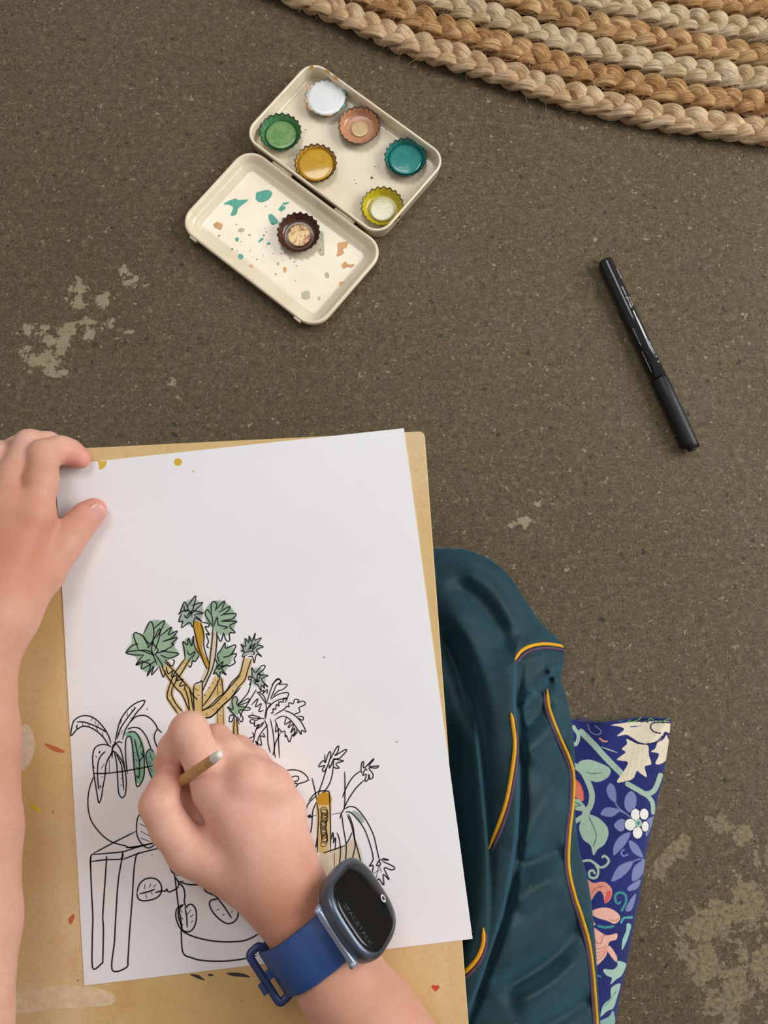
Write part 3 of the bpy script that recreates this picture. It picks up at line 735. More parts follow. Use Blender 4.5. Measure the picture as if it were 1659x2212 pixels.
S['C'] = (CC, [
 [(605,700),(580,610),(520,510),(440,420),(350,370),(250,370),(170,420),(140,500),(130,605),(200,530),(280,490),(370,510),(450,560),(520,630),(580,720)],[(195,440),(280,440),(400,480),(500,530),(545,560)],
 [(265,445),(275,490)],[(340,460),(350,500)],[(430,500),(450,550)],[(390,395),(365,425)],[(415,425),(430,470)],[(460,460),(450,500)],[(210,470),(195,500),(205,525)],[(500,560),(520,630)],[(540,520),(555,570)],
 [(660,680),(680,560),(720,420),(800,300),(880,230),(950,195),(1010,185),(990,240),(920,320),(850,420),(780,530),(745,650)],[(680,640),(720,520),(790,410),(860,320),(905,265)],
 [(800,325),(805,375)],[(855,285),(865,320)],[(885,255),(895,290)],[(735,410),(720,460)],[(835,390),(860,395)],[(700,580),(720,590)],[(745,540),(725,580)],
 [(620,880),(625,740),(660,690),(640,680)],[(560,900),(610,820),(630,750),(690,680),(745,690)],
 [(610,740),(550,710),(470,715),(410,760),(388,860),(395,1000),(420,1180),(440,1300),(460,1405),(490,1350),(510,1220),(535,1080),(550,940),(600,840),(640,780)],[(545,790),(490,840),(455,920),(445,1050),(455,1200),(465,1250)],[(585,890),(590,1050)],
 [(640,780),(665,880),(680,1000),(690,1200),(700,1290),(735,1345),(775,1310),(790,1180),(780,1050),(750,930),(700,850),(650,790)],[(670,830),(730,950),(745,1080),(760,1260)],[(670,700),(720,770),(755,900),(775,1020)],
 [(805,1060),(785,900),(780,720),(790,640),(820,610),(850,640),(870,800),(885,1000),(900,1120),(915,1210),(960,1180),(1000,1080),(1005,900),(990,760),(940,620),(880,555),(810,570)],[(890,640),(920,800),(945,920),(945,1080),(930,1105),(910,1080)],[(990,780),(975,830),(1000,840),(960,890),(945,920)],
 [(840,440),(900,380),(1000,360),(1080,400),(1140,470),(1165,520),(1215,570)],[(800,530),(870,505),(950,520),(1020,600),(1060,690),(1085,765)],[(1165,515),(1130,580),(1125,640),(1150,720),(1190,800)],[(1110,800),(1085,765),(1040,790),(1025,850),(1040,950),(1075,1060),(1110,1140)],
 [(400,1055),(530,1055),(680,1040),(830,1015),(980,990),(1110,960)],[(405,1085),(350,1230),(330,1400),(350,1560),(400,1670),(510,1800),(630,1880),(780,1920),(800,1940),(900,1930),(1100,1890)],
 [(380,2020),(640,1880),(910,1745)],[(370,2025),(720,1995),(800,1975),(940,1930),(1180,1870)],[(370,2025),(360,2110),(365,2212)],[(360,2110),(550,2085),(730,2075),(745,1990)],[(730,2090),(940,2010),(1190,1945)],
 [(970,1510),(925,1590),(910,1700),(920,1800),(960,1880),(1010,1930),(1060,1945),(1115,1915),(1130,1870),(1105,1800),(1060,1710)],[(950,1655),(1035,1700)],[(960,1745),(1070,1805)],[(955,1825),(1070,1870)],
 [(480,790),(465,800),(475,815)],[(425,840),(435,870)],[(530,940),(485,1000)],[(395,960),(410,995)],[(490,1090),(510,1100)],[(480,1195),(480,1215),(495,1220)],[(725,1110),(740,1120)],[(720,1190),(740,1205)],[(880,800),(895,805)],[(885,720),(890,725)],[(900,880),(915,915)],[(905,980),(930,990)],[(965,700),(955,760)],
 [(1060,850),(1080,870)],[(1055,910),(1080,940)],[(1075,990),(1100,1030)],[(1060,790),(1105,900)]], 2.7)
S['D'] = (CD, [
 [(650,1360),(655,1150),(665,950),(645,790)],[(800,1330),(800,1100),(795,900),(785,700),(770,670),(680,670),(660,720)],[(665,680),(700,590),(735,480),(760,390)],[(715,690),(780,600),(815,500),(830,390)],
 [(735,255),(740,350),(770,260),(795,225),(800,280),(760,400),(720,450),(710,420),(735,380),(665,395),(710,330),(740,350)],[(800,310),(860,190),(890,165),(880,230),(850,270),(960,205),(975,220),(900,300),(840,310),(945,330),(860,360),(895,410),(830,395),(840,300),(790,410),(785,370)],
 [(1140,440),(1050,510),(970,640),(935,740)],[(1180,540),(1080,640),(1000,760),(955,850)],[(1150,470),(1140,420),(1150,350),(1170,340),(1175,410),(1270,315),(1280,320),(1230,390),(1335,385),(1310,410),(1230,410),(1270,470),(1275,510),(1240,535),(1230,480),(1220,540),(1185,555),(1200,480),(1160,490),(1190,420),(1210,440)],
 [(957,450),(960,600),(955,840),(920,920),(905,980)],[(590,520),(620,640),(645,770)],[(555,780),(620,700),(690,660)],[(515,920),(550,810),(640,720)],[(640,790),(600,900),(590,1050),(575,1140)],[(525,960),(640,940)],[(810,930),(920,910)],[(535,955),(575,935),(560,965),(600,950)],
 [(955,870),(1020,840),(1100,870),(1200,1000),(1280,1160),(1320,1330),(1345,1440)],[(965,905),(1020,905),(1100,980),(1180,1100),(1240,1260),(1275,1400),(1270,1450),(1235,1510),(1275,1500),(1265,1590)],
 [(1345,1440),(1315,1500),(1360,1490),(1345,1440),(1450,1440),(1380,1420)],[(1370,1450),(1500,1510),(1515,1540),(1480,1550),(1400,1530),(1455,1660),(1390,1600),(1395,1720),(1340,1650),(1320,1690)],[(1345,1500),(1370,1580)],[(1340,1500),(1310,1640)],[(1265,1600),(1350,1550)],
 [(925,930),(940,1060),(960,1180),(975,1300),(965,1480)],[(985,930),(1030,1040),(1060,1170),(1075,1280),(1050,1400),(1040,1480)],[(1000,920),(1050,1060),(1070,1200),(1110,1350),(1140,1470)],[(1040,1130),(1010,1200),(975,1260)],
 [(720,1360),(800,1335),(970,1275)],[(870,1130),(900,1220),(910,1350),(895,1520)],[(810,1210),(825,1130),(835,1220),(830,1250),(855,1190),(850,1330)],[(840,1360),(845,1550)],
 [(290,440),(380,430),(470,450),(540,510),(540,550),(480,575),(420,590)],[(340,520),(400,500),(440,510),(430,550),(370,570),(430,590),(400,630)],[(590,1200),(630,1300),(650,1180)],[(540,550),(575,545)]], 2.4)
S['E'] = (CE, [
 [(150,260),(140,320),(150,600),(160,800),(155,1000),(160,1230),(235,1190),(245,1150),(250,900),(245,780),(260,550),(275,320),(275,275)],[(415,235),(405,310),(375,500),(355,800),(345,1000),(325,1245),(445,1225),(460,1150),(475,900),(495,650),(510,400),(530,270),(560,245)],
 [(535,590),(560,510),(620,465),(700,470),(745,530),(735,600),(680,640),(600,655),(550,640),(535,590)],[(555,597),(640,575),(690,555)],[(690,585),(750,570),(775,575),(790,555),(810,580),(880,545),(890,500),(860,450)],[(605,515),(600,555)],[(655,510),(640,545)],[(700,515),(675,540)],[(610,595),(620,635)],[(655,580),(670,605)],
 [(700,150),(730,220),(770,250),(800,310),(830,400),(855,430),(870,540),(890,700),(915,850),(915,950),(930,1100),(1000,1140),(1100,1165),(1280,1170),(1450,1150),(1560,1120)],[(910,890),(950,930),(1050,970),(1200,1000),(1350,1005),(1470,990),(1580,935)],
 [(935,685),(880,720),(868,790),(900,880),(960,920),(1010,900),(1040,830),(1040,740),(1010,690),(975,690),(955,720)],[(935,685),(890,740),(895,810),(925,890)],[(945,710),(960,790),(965,885)],[(995,730),(965,775)],[(1020,770),(990,795)],[(1015,825),(995,840)],[(905,730),(925,755)],[(915,795),(930,815)],[(910,840),(930,865)],
 [(890,500),(930,540),(945,600),(940,660),(955,710)],[(890,490),(970,515),(1080,525),(1130,580),(1200,610),(1240,650)],[(1230,640),(1170,650),(1155,690),(1190,760),(1250,820),(1310,850),(1370,830),(1400,770),(1380,700),(1300,640)],[(1230,640),(1290,720),(1345,805)],
 [(1215,735),(1240,725)],[(1265,778),(1285,773)],[(1340,755),(1355,742)],[(1300,660),(1305,680)],[(1340,680),(1330,700)],[(855,430),(910,400)],[(870,440),(950,435)],[(885,490),(935,488)],[(805,350),(840,320),(850,400)],[(810,330),(840,420)],
 [(440,190),(470,200),(560,190),(680,160)],[(420,450),(424,452)],[(660,262),(668,266)]], 3.0)
INK = simple('black_ink', srgb(34, 33, 36), 0.6, 0.3, var=0.1)
ink = MB()
for key, (tr, strokes, w) in S.items():
    for st in strokes: ribbon(ink, crop(st, *tr), w, PZ + 0.00016)
rr = random.Random(3); lp = []                          # scribbled coils inside the painted trunk
for k in range(130):
    t_ = k/129; a = k*0.66
    lp.append((724+8*math.sin(t_*9) + (40+12*math.sin(k*1.3))*math.cos(a), 870 + 380*t_ + (44+8*math.sin(k*.9))*math.sin(a)))
ribbon(ink, crop(lp, *CD), 1.3, PZ + 0.00017, 2)
ink.build('ink_line', INK, paper, smooth=False)

def wash_mat(name, a, b, alpha=1.0):
    t = NT(name); p = t.geo()
    nz = t.noise(p, 130, 5, 0.65, 0.6)
    c = t.ramp(nz, [(0.3, srgb(*a)), (0.7, srgb(*b))])
    t.set(c, 0.6, 0.3)
    at = t.attr('fade'); tr = t.n('ShaderNodeBsdfTransparent'); mx = t.n('ShaderNodeMixShader')
    k = t.math('MULTIPLY', at.outputs['Fac'], t.ramp(nz, [(0.2, alpha), (0.8, alpha*0.75)]))
    t.l(k, mx.inputs[0]); t.l(tr.outputs[0], mx.inputs[1]); t.l(t.b.outputs[0], mx.inputs[2])
    t.l(mx.outputs[0], t.out.inputs[0]); return t.m
WASH = {'green': wash_mat('green_wash', (132, 170, 132), (176, 204, 172), 0.9), 'grey_green': wash_mat('grey_green_wash', (150, 172, 152), (186, 202, 186), 0.8),
        'mint': wash_mat('mint_wash', (124, 190, 158), (160, 212, 186), 0.9), 'ochre': wash_mat('ochre_wash', (224, 186, 104), (240, 214, 150), 0.9),
        'sand': wash_mat('sand_wash', (226, 208, 168), (232, 220, 190), 0.75), 'gold': wash_mat('gold_paint', (196, 142, 16), (212, 164, 40), 1.0),
        'yellow': wash_mat('yellow_spot', (222, 176, 30), (236, 200, 70), 1.0)}
wz = [PZ + 0.00004]
def wash(kind, pts, fade=5, sub=4):
    pl_ = np.array(catmull(pts, sub, True)); n = len(pl_)
    area = 0.5*np.sum(pl_[:, 0]*np.roll(pl_[:, 1], -1) - np.roll(pl_[:, 0], -1)*pl_[:, 1])
    tg_ = np.roll(pl_, -1, 0) - np.roll(pl_, 1, 0); tg_ /= np.maximum(np.linalg.norm(tg_, axis=1), 1e-6)[:, None]
    nrm_ = np.stack([tg_[:, 1], -tg_[:, 0]], 1)*(1 if area > 0 else -1)
    outp = pl_ + nrm_*fade
    wz[0] += 0.0000012
    a = [P(x, y, wz[0]) for x, y in pl_]; b = [P(x, y, wz[0]) for x, y in outp]
    f = [tuple(t_) for t_ in tessellate_polygon([a])] + [(i, n+i, n+(i+1) % n, (i+1) % n) for i in range(n)]
    o = mesh_obj('watercolour_wash', a+b, f, WASH[kind], paper, smooth=False)
    at = o.data.attributes.new('fade', 'FLOAT', 'POINT'); at.data.foreach_set('value', [1.0]*n + [0.0]*n)
def band(kind, pts, w, fade=4):
    q = np.array(catmull(pts, 5)); tg_ = np.gradient(q, axis=0); tg_ /= np.maximum(np.linalg.norm(tg_, axis=1), 1e-6)[:, None]
    nn = np.stack([-tg_[:, 1], tg_[:, 0]], 1)
    offs = (-w/2-fade, -w/2, 0, w/2, w/2+fade); wz[0] += 0.0000012
    v = [P(*(q[i]+nn[i]*d_), wz[0]) for i in range(len(q)) for d_ in offs]
    f = [(i*5+j, i*5+j+1, (i+1)*5+j+1, (i+1)*5+j) for i in range(len(q)-1) for j in range(4)]
    o = mesh_obj('watercolour_wash', v, f, WASH[kind], paper, smooth=False)
    fd = [(0.0 if j in (0, 4) or i in (0, len(q)-1) else 1.0) for i in range(len(q)) for j in range(5)]
    at = o.data.attributes.new('fade', 'FLOAT', 'POINT'); at.data.foreach_set('value', fd)
A_ = lambda p: crop(p, *CA)
B_ = lambda p: crop(p, *CB)
C_ = lambda p: crop(p, *CC)
D_ = lambda p: crop(p, *CD)
band('ochre', A_([(965,690),(1060,800),(1150,900),(1210,1000),(1225,1110)]), 24); band('ochre', A_([(1195,630),(1110,750),(1050,850),(1020,960),(1060,1040),(1120,1120)]), 13)
band('ochre', A_([(1470,800),(1420,900),(1350,1000),(1280,1090)]), 18); band('ochre', A_([(1275,860),(1270,960),(1280,1130)]), 18); band('sand', A_([(1420,380),(1420,500),(1405,620),(1370,740),(1310,880)]), 12)
band('ochre', B_([(640,500),(610,640),(570,740),(470,860),(380,970),(270,1070),(170,1150),(80,1180)]), 17); band('ochre', B_([(290,740),(300,950),(310,1150),(310,1500)]), 13, 6); band('ochre', B_([(485,1240),(490,1350),(495,1520)]), 9)
wash('green', A_([(640,570),(690,500),(700,420),(790,420),(850,310),(960,310),(1040,380),(1080,450),(1050,520),(1090,590),(1000,640),(960,700),(900,690),(830,750),(760,690),(720,600)]))
wash('grey_green', A_([(1120,240),(1160,150),(1230,110),(1300,150),(1310,240),(1280,290),(1200,320),(1130,300)])); wash('green', A_([(1350,220),(1400,140),(1500,130),(1590,220),(1600,320),(1560,400),(1480,410),(1410,350),(1360,290)]))
wash('green', A_([(1150,500),(1200,460),(1240,520),(1280,600),(1220,650),(1170,610)])); wash('green', A_([(1460,600),(1520,530),(1590,550),(1570,640),(1540,700),(1480,770),(1430,760),(1450,680)]))
wash('grey_green', B_([(570,380),(640,290),(720,290),(770,340),(760,400),(680,440),(600,450)])); wash('grey_green', B_([(680,780),(700,660),(780,640),(820,700),(830,800),(760,830)])); wash('green', B_([(420,1110),(460,1010),(510,1000),(540,1060),(600,1090),(540,1140),(480,1180)]))
wash('gold', A_([(1240,315),(1300,312),(1332,400),(1312,500),(1322,580),(1372,680),(1362,728),(1312,640),(1272,560),(1252,450)]), 1.5)
wash('mint', C_([(780,590),(830,552),(900,570),(960,640),(1000,770),(1005,900),(1000,1060),(960,1150),(930,1160),(900,1110),(880,950),(865,760),(840,630)]), 3); wash('mint', C_([(1030,840),(1080,790),(1125,830),(1125,1150),(1070,1040)]), 3)
wash('sand', D_([(690,1400),(800,1340),(970,1285),(1060,1220),(1140,1480),(900,1580),(760,1580)]), 6)
wash('ochre', D_([(650,760),(690,700),(740,680),(790,710),(800,800),(790,1000),(782,1200),(760,1340),(700,1350),(662,1300),(652,1000)]), 4); wash('gold', D_([(652,765),(690,702),(740,682),(800,730),(808,770),(780,812),(720,822),(660,812)]), 1.5)
wash('grey_green', D_([(1050,900),(1120,930),(1160,1010),(1110,990)]), 5)
wash('yellow', [(212, 994), (220, 997), (229, 996), (229, 1003), (222, 1012), (215, 1013), (214, 1004)], 1); wash('yellow', ell(385, 998, 7.5, 7.5, 0, 0.12), 1); wash('yellow', ell(418, 1018, 1.6, 1.6), 0.6)
for x, y in ((857, 1603), (318, 1532), (700, 1420)): flat_patch('ink_dot', [P(a, b, PZ+0.00016) for a, b in ell(x, y, 1.4, 1.4, 0, 0.2, 7)], INK, paper, 0.0001)
# ------------------------------------------------------------------ patterned cushion
def seg_dist(px, py, poly):
    """distance to a polyline, signed by side, and the relative place along it"""
    poly = np.asarray(poly, float); best = np.full(px.shape, 1e9); sg = np.zeros(px.shape); tt = np.zeros(px.shape)
    ln = np.concatenate([[0], np.cumsum(np.linalg.norm(np.diff(poly, axis=0), axis=1))])
    for i in range(len(poly)-1):
        a, b = poly[i], poly[i+1]; d = b-a; L2 = max(d@d, 1e-9)
        t = np.clip(((px-a[0])*d[0]+(py-a[1])*d[1])/L2, 0, 1)
        qx, qy = px-(a[0]+t*d[0]), py-(a[1]+t*d[1]); dist = np.hypot(qx, qy)
        m = dist < best
        best = np.where(m, dist, best); sg = np.where(m, np.sign(qx*d[1]-qy*d[0]), sg)
        tt = np.where(m, (ln[i]+t*math.sqrt(L2))/ln[-1], tt)
    return best, sg, tt
def in_poly(px, py, poly):
    poly = np.asarray(poly, float); ins = np.zeros(px.shape, bool); n = len(poly)
    x0, x1, y0, y1 = poly[:, 0].min(), poly[:, 0].max(), poly[:, 1].min(), poly[:, 1].max()
    box = (px >= x0) & (px <= x1) & (py >= y0) & (py <= y1)
    if not box.any(): return ins
    X, Y = px[box], py[box]; r = np.zeros(X.shape, bool)
    for i in range(n):
        ax_, ay_ = poly[i]; bx_, by_ = poly[(i+1) % n]
        if ay_ == by_: continue
        c = ((ay_ > Y) != (by_ > Y)) & (X < (bx_-ax_)*(Y-ay_)/(by_-ay_)+ax_)
        r ^= c
    ins[box] = r
    return ins
redge = np.array(catmull([(1449, 1556), (1445, 1600), (1432, 1680), (1418, 1740), (1405, 1800), (1395, 1850), (1385, 1920), (1370, 2000), (1355, 2080), (1340, 2150), (1328, 2212), (1300, 2330), (1270, 2480)], 6))
def cushion_z(px, py):
    rx = np.interp(py, redge[:, 1], redge[:, 0]); d = np.minimum((rx-px)/95.0, (py-1552)/120.0)
    d = np.clip(d, 0, 1); dome = np.sqrt(np.clip(1-(1-d)**2, 0, 1))
    z = 4.0 + 15*dome
    z = z - 5*np.exp(-((px-1255)/40)**2)*np.clip((1660-py)/90, 0, 1) + 0.8*np.sin(px*0.05+py*0.035)*np.exp(-((py-1580)/60)**2)
    return z*mm
NU, NV = 330, 620
us = np.concatenate([np.linspace(0, 0.3, 12, endpoint=False), np.linspace(0.3, 1, NU)]); vs = np.concatenate([np.linspace(0, 1, NV), np.linspace(1.02, 1.35, 12)])
U, V_ = np.meshgrid(us, vs)
PY = 1556 + V_*(2230-1556); RX = np.interp(PY, redge[:, 1], redge[:, 0])
PX = 1080 + (RX-1080)*U
PY = PY + 5*np.sin((PX-1240)*0.03)*np.clip(1-V_*12, 0, 1)
CZ = cushion_z(PX, PY)
def unproject(px, py, z):
    x = (px-W_PX/2)/F_PX; y = -(py-H_PX/2)/F_PX; dy = y*CT+ST; dz = y*ST-CT; t = (z-CAMZ)/dz
    return np.stack([x*t, dy*t, z], -1)
CV = unproject(PX, PY, CZ).reshape(-1, 3)
nu, nv = len(us), len(vs)
idx = np.arange(nu*nv).reshape(nv, nu)
cf = np.stack([idx[:-1, :-1], idx[1:, :-1], idx[1:, 1:], idx[:-1, 1:]], -1).reshape(-1, 4).tolist()
def skirt(V, F, idx, z0, inset=0.0):
    """closes a height surface down to z0 along its border"""
    loop = list(idx[0, :]) + list(idx[1:, -1]) + list(idx[-1, -2::-1]) + list(idx[-2:0:-1, 0])
    base = V[loop].copy(); c = base.mean(0); base[:, :2] += (c[:2]-base[:, :2])*inset; base[:, 2] = z0
    n0 = len(V); V2 = np.concatenate([V, base]); n = len(loop)
    F2 = F + [(loop[i], loop[(i+1) % n], n0+(i+1) % n, n0+i) for i in range(n)] + [tuple(range(n0+n-1, n0-1, -1))]
    return V2, F2
CV, cf = skirt(CV, cf, idx, 0.0005, 0.03)
cushion = empty('floral_cushion', (CV[:, 0].mean(), CV[:, 1].mean(), 0)); tag(cushion, 'navy floral cotton cushion with coral and sage flowers under the trouser leg', 'cushion')
def fabric_print():
    t = NT('floral_cotton'); p = t.geo()
    c = t.attr('print').outputs['Color']
    w1 = t.noise(t.mapping(p, scale=(2600, 500, 500)), 1, 2); w2 = t.noise(t.mapping(p, scale=(500, 2600, 500)), 1, 2)
    wv = t.math('ADD', w1, w2)
    c = t.mix(t.ramp(wv, [(0.75, 0.22), (1.0, 0.0)]), c, (0.02, 0.02, 0.03, 1))
    t.bump(wv, 0.25, 0.0004)
    return t.set(c, 0.85, 0.2, Sheen_Weight=0.15)
cush = mesh_obj('cover', CV, cf, fabric_print(), cushion); fix_normals(cush)
qx = np.concatenate([(PX.ravel()-1180)/0.3083, np.zeros(len(CV)-nu*nv)]); qy = np.concatenate([(PY.ravel()-1530)/0.3083, np.zeros(len(CV)-nu*nv)])
colr = np.tile(np.array(srgb(34, 42, 108)), (len(CV), 1))
colr[:, :3] *= (1+0.10*np.sin(qx*0.011+qy*0.007))[:, None]
SAGE, PERI, CREAM, WHITE, CORAL, TEAL, DGREEN, NAVY, PINK, BROWN = srgb(164, 190, 168), srgb(124, 133, 178), srgb(226, 214, 188), srgb(236, 234, 224), srgb(226, 150, 128), srgb(66, 140, 142), srgb(70, 130, 112), srgb(24, 28, 74), srgb(236, 182, 162), srgb(178, 110, 88)
def fill(poly, c, sub=5, smooth=True):
    q = np.array(catmull(poly, sub, True)) if smooth else poly
    colr[in_poly(qx, qy, q)] = c
def line(pts, c, w, sub=6, taper=False):
    q = np.array(catmull(pts, sub)); x0, y0 = q.min(0)-w; x1, y1 = q.max(0)+w
    m = np.where((qx > x0) & (qx < x1) & (qy > y0) & (qy < y1))[0]
    if len(m) == 0: return
    d, _, t = seg_dist(qx[m], qy[m], q)
    ww = w*(0.35+0.65*np.sin(np.pi*np.clip(t, 0.02, 0.98))) if taper else w
    colr[m[d < ww/2]] = c
line([(190, 130), (225, 190), (210, 250), (180, 240)], SAGE, 26); line([(245, 165), (330, 250), (420, 350), (525, 455)], SAGE, 42); line([(385, 270), (440, 290), (500, 312)], SAGE, 9, taper=True)
line([(290, 110), (310, 165), (360, 185), (385, 160), (340, 120)], PERI, 7); line([(375, 212), (400, 230), (425, 232)], CORAL, 12)
line([(570, 530), (640, 570), (700, 600), (760, 570), (800, 470)], SAGE, 36); line([(690, 600), (740, 650), (750, 730)], SAGE, 30)
fill([(455, 118), (560, 100), (700, 92), (870, 95), (865, 170), (830, 165), (800, 220), (740, 248), (660, 240), (600, 205), (560, 185), (495, 195), (545, 150), (520, 130)], CREAM)
fill([(565, 215), (640, 250), (710, 260), (720, 330), (735, 390), (690, 410), (705, 480), (665, 460), (635, 440), (610, 490), (560, 510), (495, 515), (550, 430), (570, 375), (495, 360), (555, 310), (530, 285), (565, 250)], CREAM)
fill([(850, 180), (868, 260), (850, 350), (800, 390), (765, 385), (790, 320), (735, 305), (765, 280), (780, 240), (820, 220)], CREAM)
line([(560, 205), (640, 240), (700, 250), (770, 235), (820, 190), (838, 170), (860, 215)], NAVY, 9); line([(800, 175), (755, 165), (730, 135), (745, 105), (790, 98), (870, 100)], NAVY, 10); line([(590, 130), (665, 122)], srgb(70, 84, 150), 6)
for a, b in (((650, 260), (600, 470)), ((680, 262), (660, 420)), ((620, 245), (560, 480)), ((700, 265), (700, 380))): line([a, ((a[0]+b[0])/2+6, (a[1]+b[1])/2), b], srgb(200, 184, 150), 3)
fill([(222, 400), (240, 370), (300, 360), (380, 385), (448, 425), (435, 480), (370, 515), (310, 505), (260, 460)], SAGE); line([(225, 410), (280, 445), (330, 458), (390, 450)], DGREEN, 6)
line([(195, 400), (250, 440), (290, 510), (320, 600), (310, 680), (270, 740)], SAGE, 40); fill([(195, 500), (240, 530), (262, 600), (258, 650), (230, 640), (195, 600)], srgb(222, 120, 96)); line([(205, 500), (245, 550), (262, 640)], srgb(214, 90, 70), 6)
fill([(188, 640), (230, 640), (275, 690), (285, 720), (240, 720), (190, 700)], SAGE); line([(195, 690), (240, 680), (200, 660)], DGREEN, 8); line([(190, 800), (240, 770), (290, 740)], SAGE, 34)
fill([(290, 745), (360, 765), (420, 820), (436, 880), (410, 950), (360, 990), (330, 1030), (310, 960), (260, 920), (232, 850), (245, 785)], SAGE); line([(300, 765), (335, 840), (350, 900), (330, 965)], DGREEN, 8)
for p_ in ([(445, 525), (475, 545), (490, 600), (485, 660), (440, 625), (422, 570)], [(555, 620), (595, 580), (630, 620), (625, 690), (585, 730), (550, 690)], [(380, 740), (410, 700), (455, 695), (515, 715), (460, 760), (410, 755)],
           [(475, 820), (510, 780), (550, 785), (545, 850), (510, 860)], [(590, 870), (555, 950), (510, 1000), (472, 1030), (475, 960), (520, 895)], [(580, 925), (640, 960), (680, 1045), (620, 1020), (590, 980)],
           [(608, 1075), (575, 1140), (510, 1195), (455, 1210), (500, 1115), (560, 1080)], [(690, 1065), (680, 1150), (640, 1200), (600, 1205), (610, 1120), (650, 1080)], [(660, 1200), (640, 1260), (580, 1280), (575, 1250)], [(630, 1300), (600, 1410), (555, 1415), (590, 1340)], [(700, 900), (735, 830), (760, 760), (700, 790)]): fill(p_, PERI)
line([(470, 620), (500, 690), (560, 740), (600, 770)], PERI, 9); line([(510, 715), (560, 740)], PERI, 9); line([(690, 1060), (640, 1060), (590, 1085)], PERI, 8); line([(545, 990), (525, 1010), (540, 1035), (570, 1025)], PERI, 11)
for cx, cy, rx, ry in ((625, 745, 32, 40), (686, 742, 30, 38), (588, 815, 38, 40), (694, 828, 24, 36), (640, 872, 33, 40)):
    fill(ell(cx, cy, rx+5, ry+5, 0, 0.0, 16), NAVY); fill(ell(cx, cy, rx, ry, 0, 0.0, 16), WHITE)
fill(ell(645, 805, 25, 30, 0, 0, 14), SAGE); fill(ell(645, 805, 12, 14, 0, 0.3, 10), TEAL)
line([(245, 1075), (300, 1065), (345, 1090), (380, 1115), (420, 1100), (438, 1065), (410, 1035), (395, 1042)], SAGE, 17); line([(345, 1090), (365, 1140), (350, 1185), (310, 1185), (300, 1150), (325, 1135), (340, 1155)], SAGE, 17)
fill([(280, 1200), (330, 1225), (400, 1215), (450, 1250), (462, 1300), (440, 1350), (410, 1365), (400, 1310), (375, 1280), (345, 1300), (300, 1370), (285, 1340)], CORAL); fill([(430, 1280), (458, 1290), (435, 1350), (408, 1365), (415, 1320)], srgb(214, 92, 82))
for k in range(3): line([(300+k*18, 1320-k*20), (340+k*12, 1265-k*8), (400+k*8, 1250)], BROWN, 4)
fill([(310, 1430), (370, 1400), (440, 1400), (500, 1435), (518, 1475), (480, 1510), (430, 1490), (350, 1465)], PINK); line([(440, 1475), (480, 1490), (510, 1470)], BROWN, 5); fill([(295, 1440), (330, 1490), (345, 1520), (310, 1510)], PINK)
line([(365, 1525), (410, 1535), (470, 1528)], TEAL, 18); line([(487, 1355), (485, 1310), (520, 1290), (555, 1310), (558, 1360), (530, 1415)], TEAL, 17); line([(487, 1355), (505, 1370), (520, 1355)], TEAL, 12); line([(525, 1500), (545, 1470), (600, 1465)], srgb(84, 160, 160), 16)
fill([(305, 1530), (340, 1540), (420, 1590), (495, 1578), (490, 1620), (440, 1640), (425, 1720), (390, 1770), (345, 1800), (330, 1700)], PINK); line([(335, 1590), (350, 1640), (385, 1645), (395, 1600), (420, 1590)], BROWN, 6)
for k in range(4): line([(345, 1690+k*26), (390, 1680+k*22), (425, 1660+k*14)], srgb(206, 120, 100), 5)
fill([(445, 1665), (495, 1740), (485, 1775), (430, 1700)], PINK); fill([(565, 1510), (595, 1520), (575, 1600), (560, 1640), (530, 1695), (535, 1620), (560, 1560)], srgb(150, 196, 186))
fill([(400, 1830), (470, 1830), (500, 1800), (495, 1770), (545, 1780), (560, 1800), (530, 1870), (490, 1900), (450, 1935), (460, 1890), (420, 1870)], srgb(168, 200, 184)); fill([(520, 1930), (495, 2030), (470, 2100), (430, 2120), (380, 2160), (400, 2080), (450, 2030), (455, 1960)], srgb(164, 196, 178)); line([(410, 2090), (450, 2040), (490, 1980)], DGREEN, 5)
fill([(380, 2190), (440, 2160), (470, 2120), (480, 2240), (390, 2230)], srgb(140, 180, 170)); line([(350, 1870), (380, 1880)], TEAL, 12)
at = cush.data.attributes.new('print', 'FLOAT_COLOR', 'POINT'); at.data.foreach_set('color', np.clip(colr, 0, 1).astype(np.float32).ravel())
THR = simple('green_thread', srgb(96, 160, 66), 0.7); THB = simple('blue_thread', srgb(40, 50, 110), 0.8)
rr = random.Random(12)
def czv(x, y): return float(cushion_z(np.array([x]), np.array([y]))[0])
for (pts, m_) in (([(1320, 1563), (1336, 1558), (1352, 1560), (1362, 1555)], THR), ([(1360, 1560), (1376, 1556), (1384, 1548), (1380, 1556)], THR), ([(1415, 1560), (1432, 1558), (1448, 1551)], THR), ([(1398, 1558), (1404, 1552), (1412, 1556)], THR),
                  ([(1245, 1554), (1262, 1552), (1290, 1562)], THB), ([(1385, 1560), (1396, 1556), (1400, 1562)], THB), ([(1292, 1562), (1310, 1560), (1325, 1564)], THB)):
    q = catmull(pts, 5); MB().tube([P(x, y, 0.009) for x, y in q], 0.00035, 6).build('loose_thread', m_, cushion)
hem = [(x, 1556+5*math.sin((x-1240)*0.03)) for x in range(1190, 1449, 6)]
MB().tube([P(x, y, czv(x, 1556)+0.0002) for x, y in hem], 0.0007, 8).build('hem', THB, cushion)

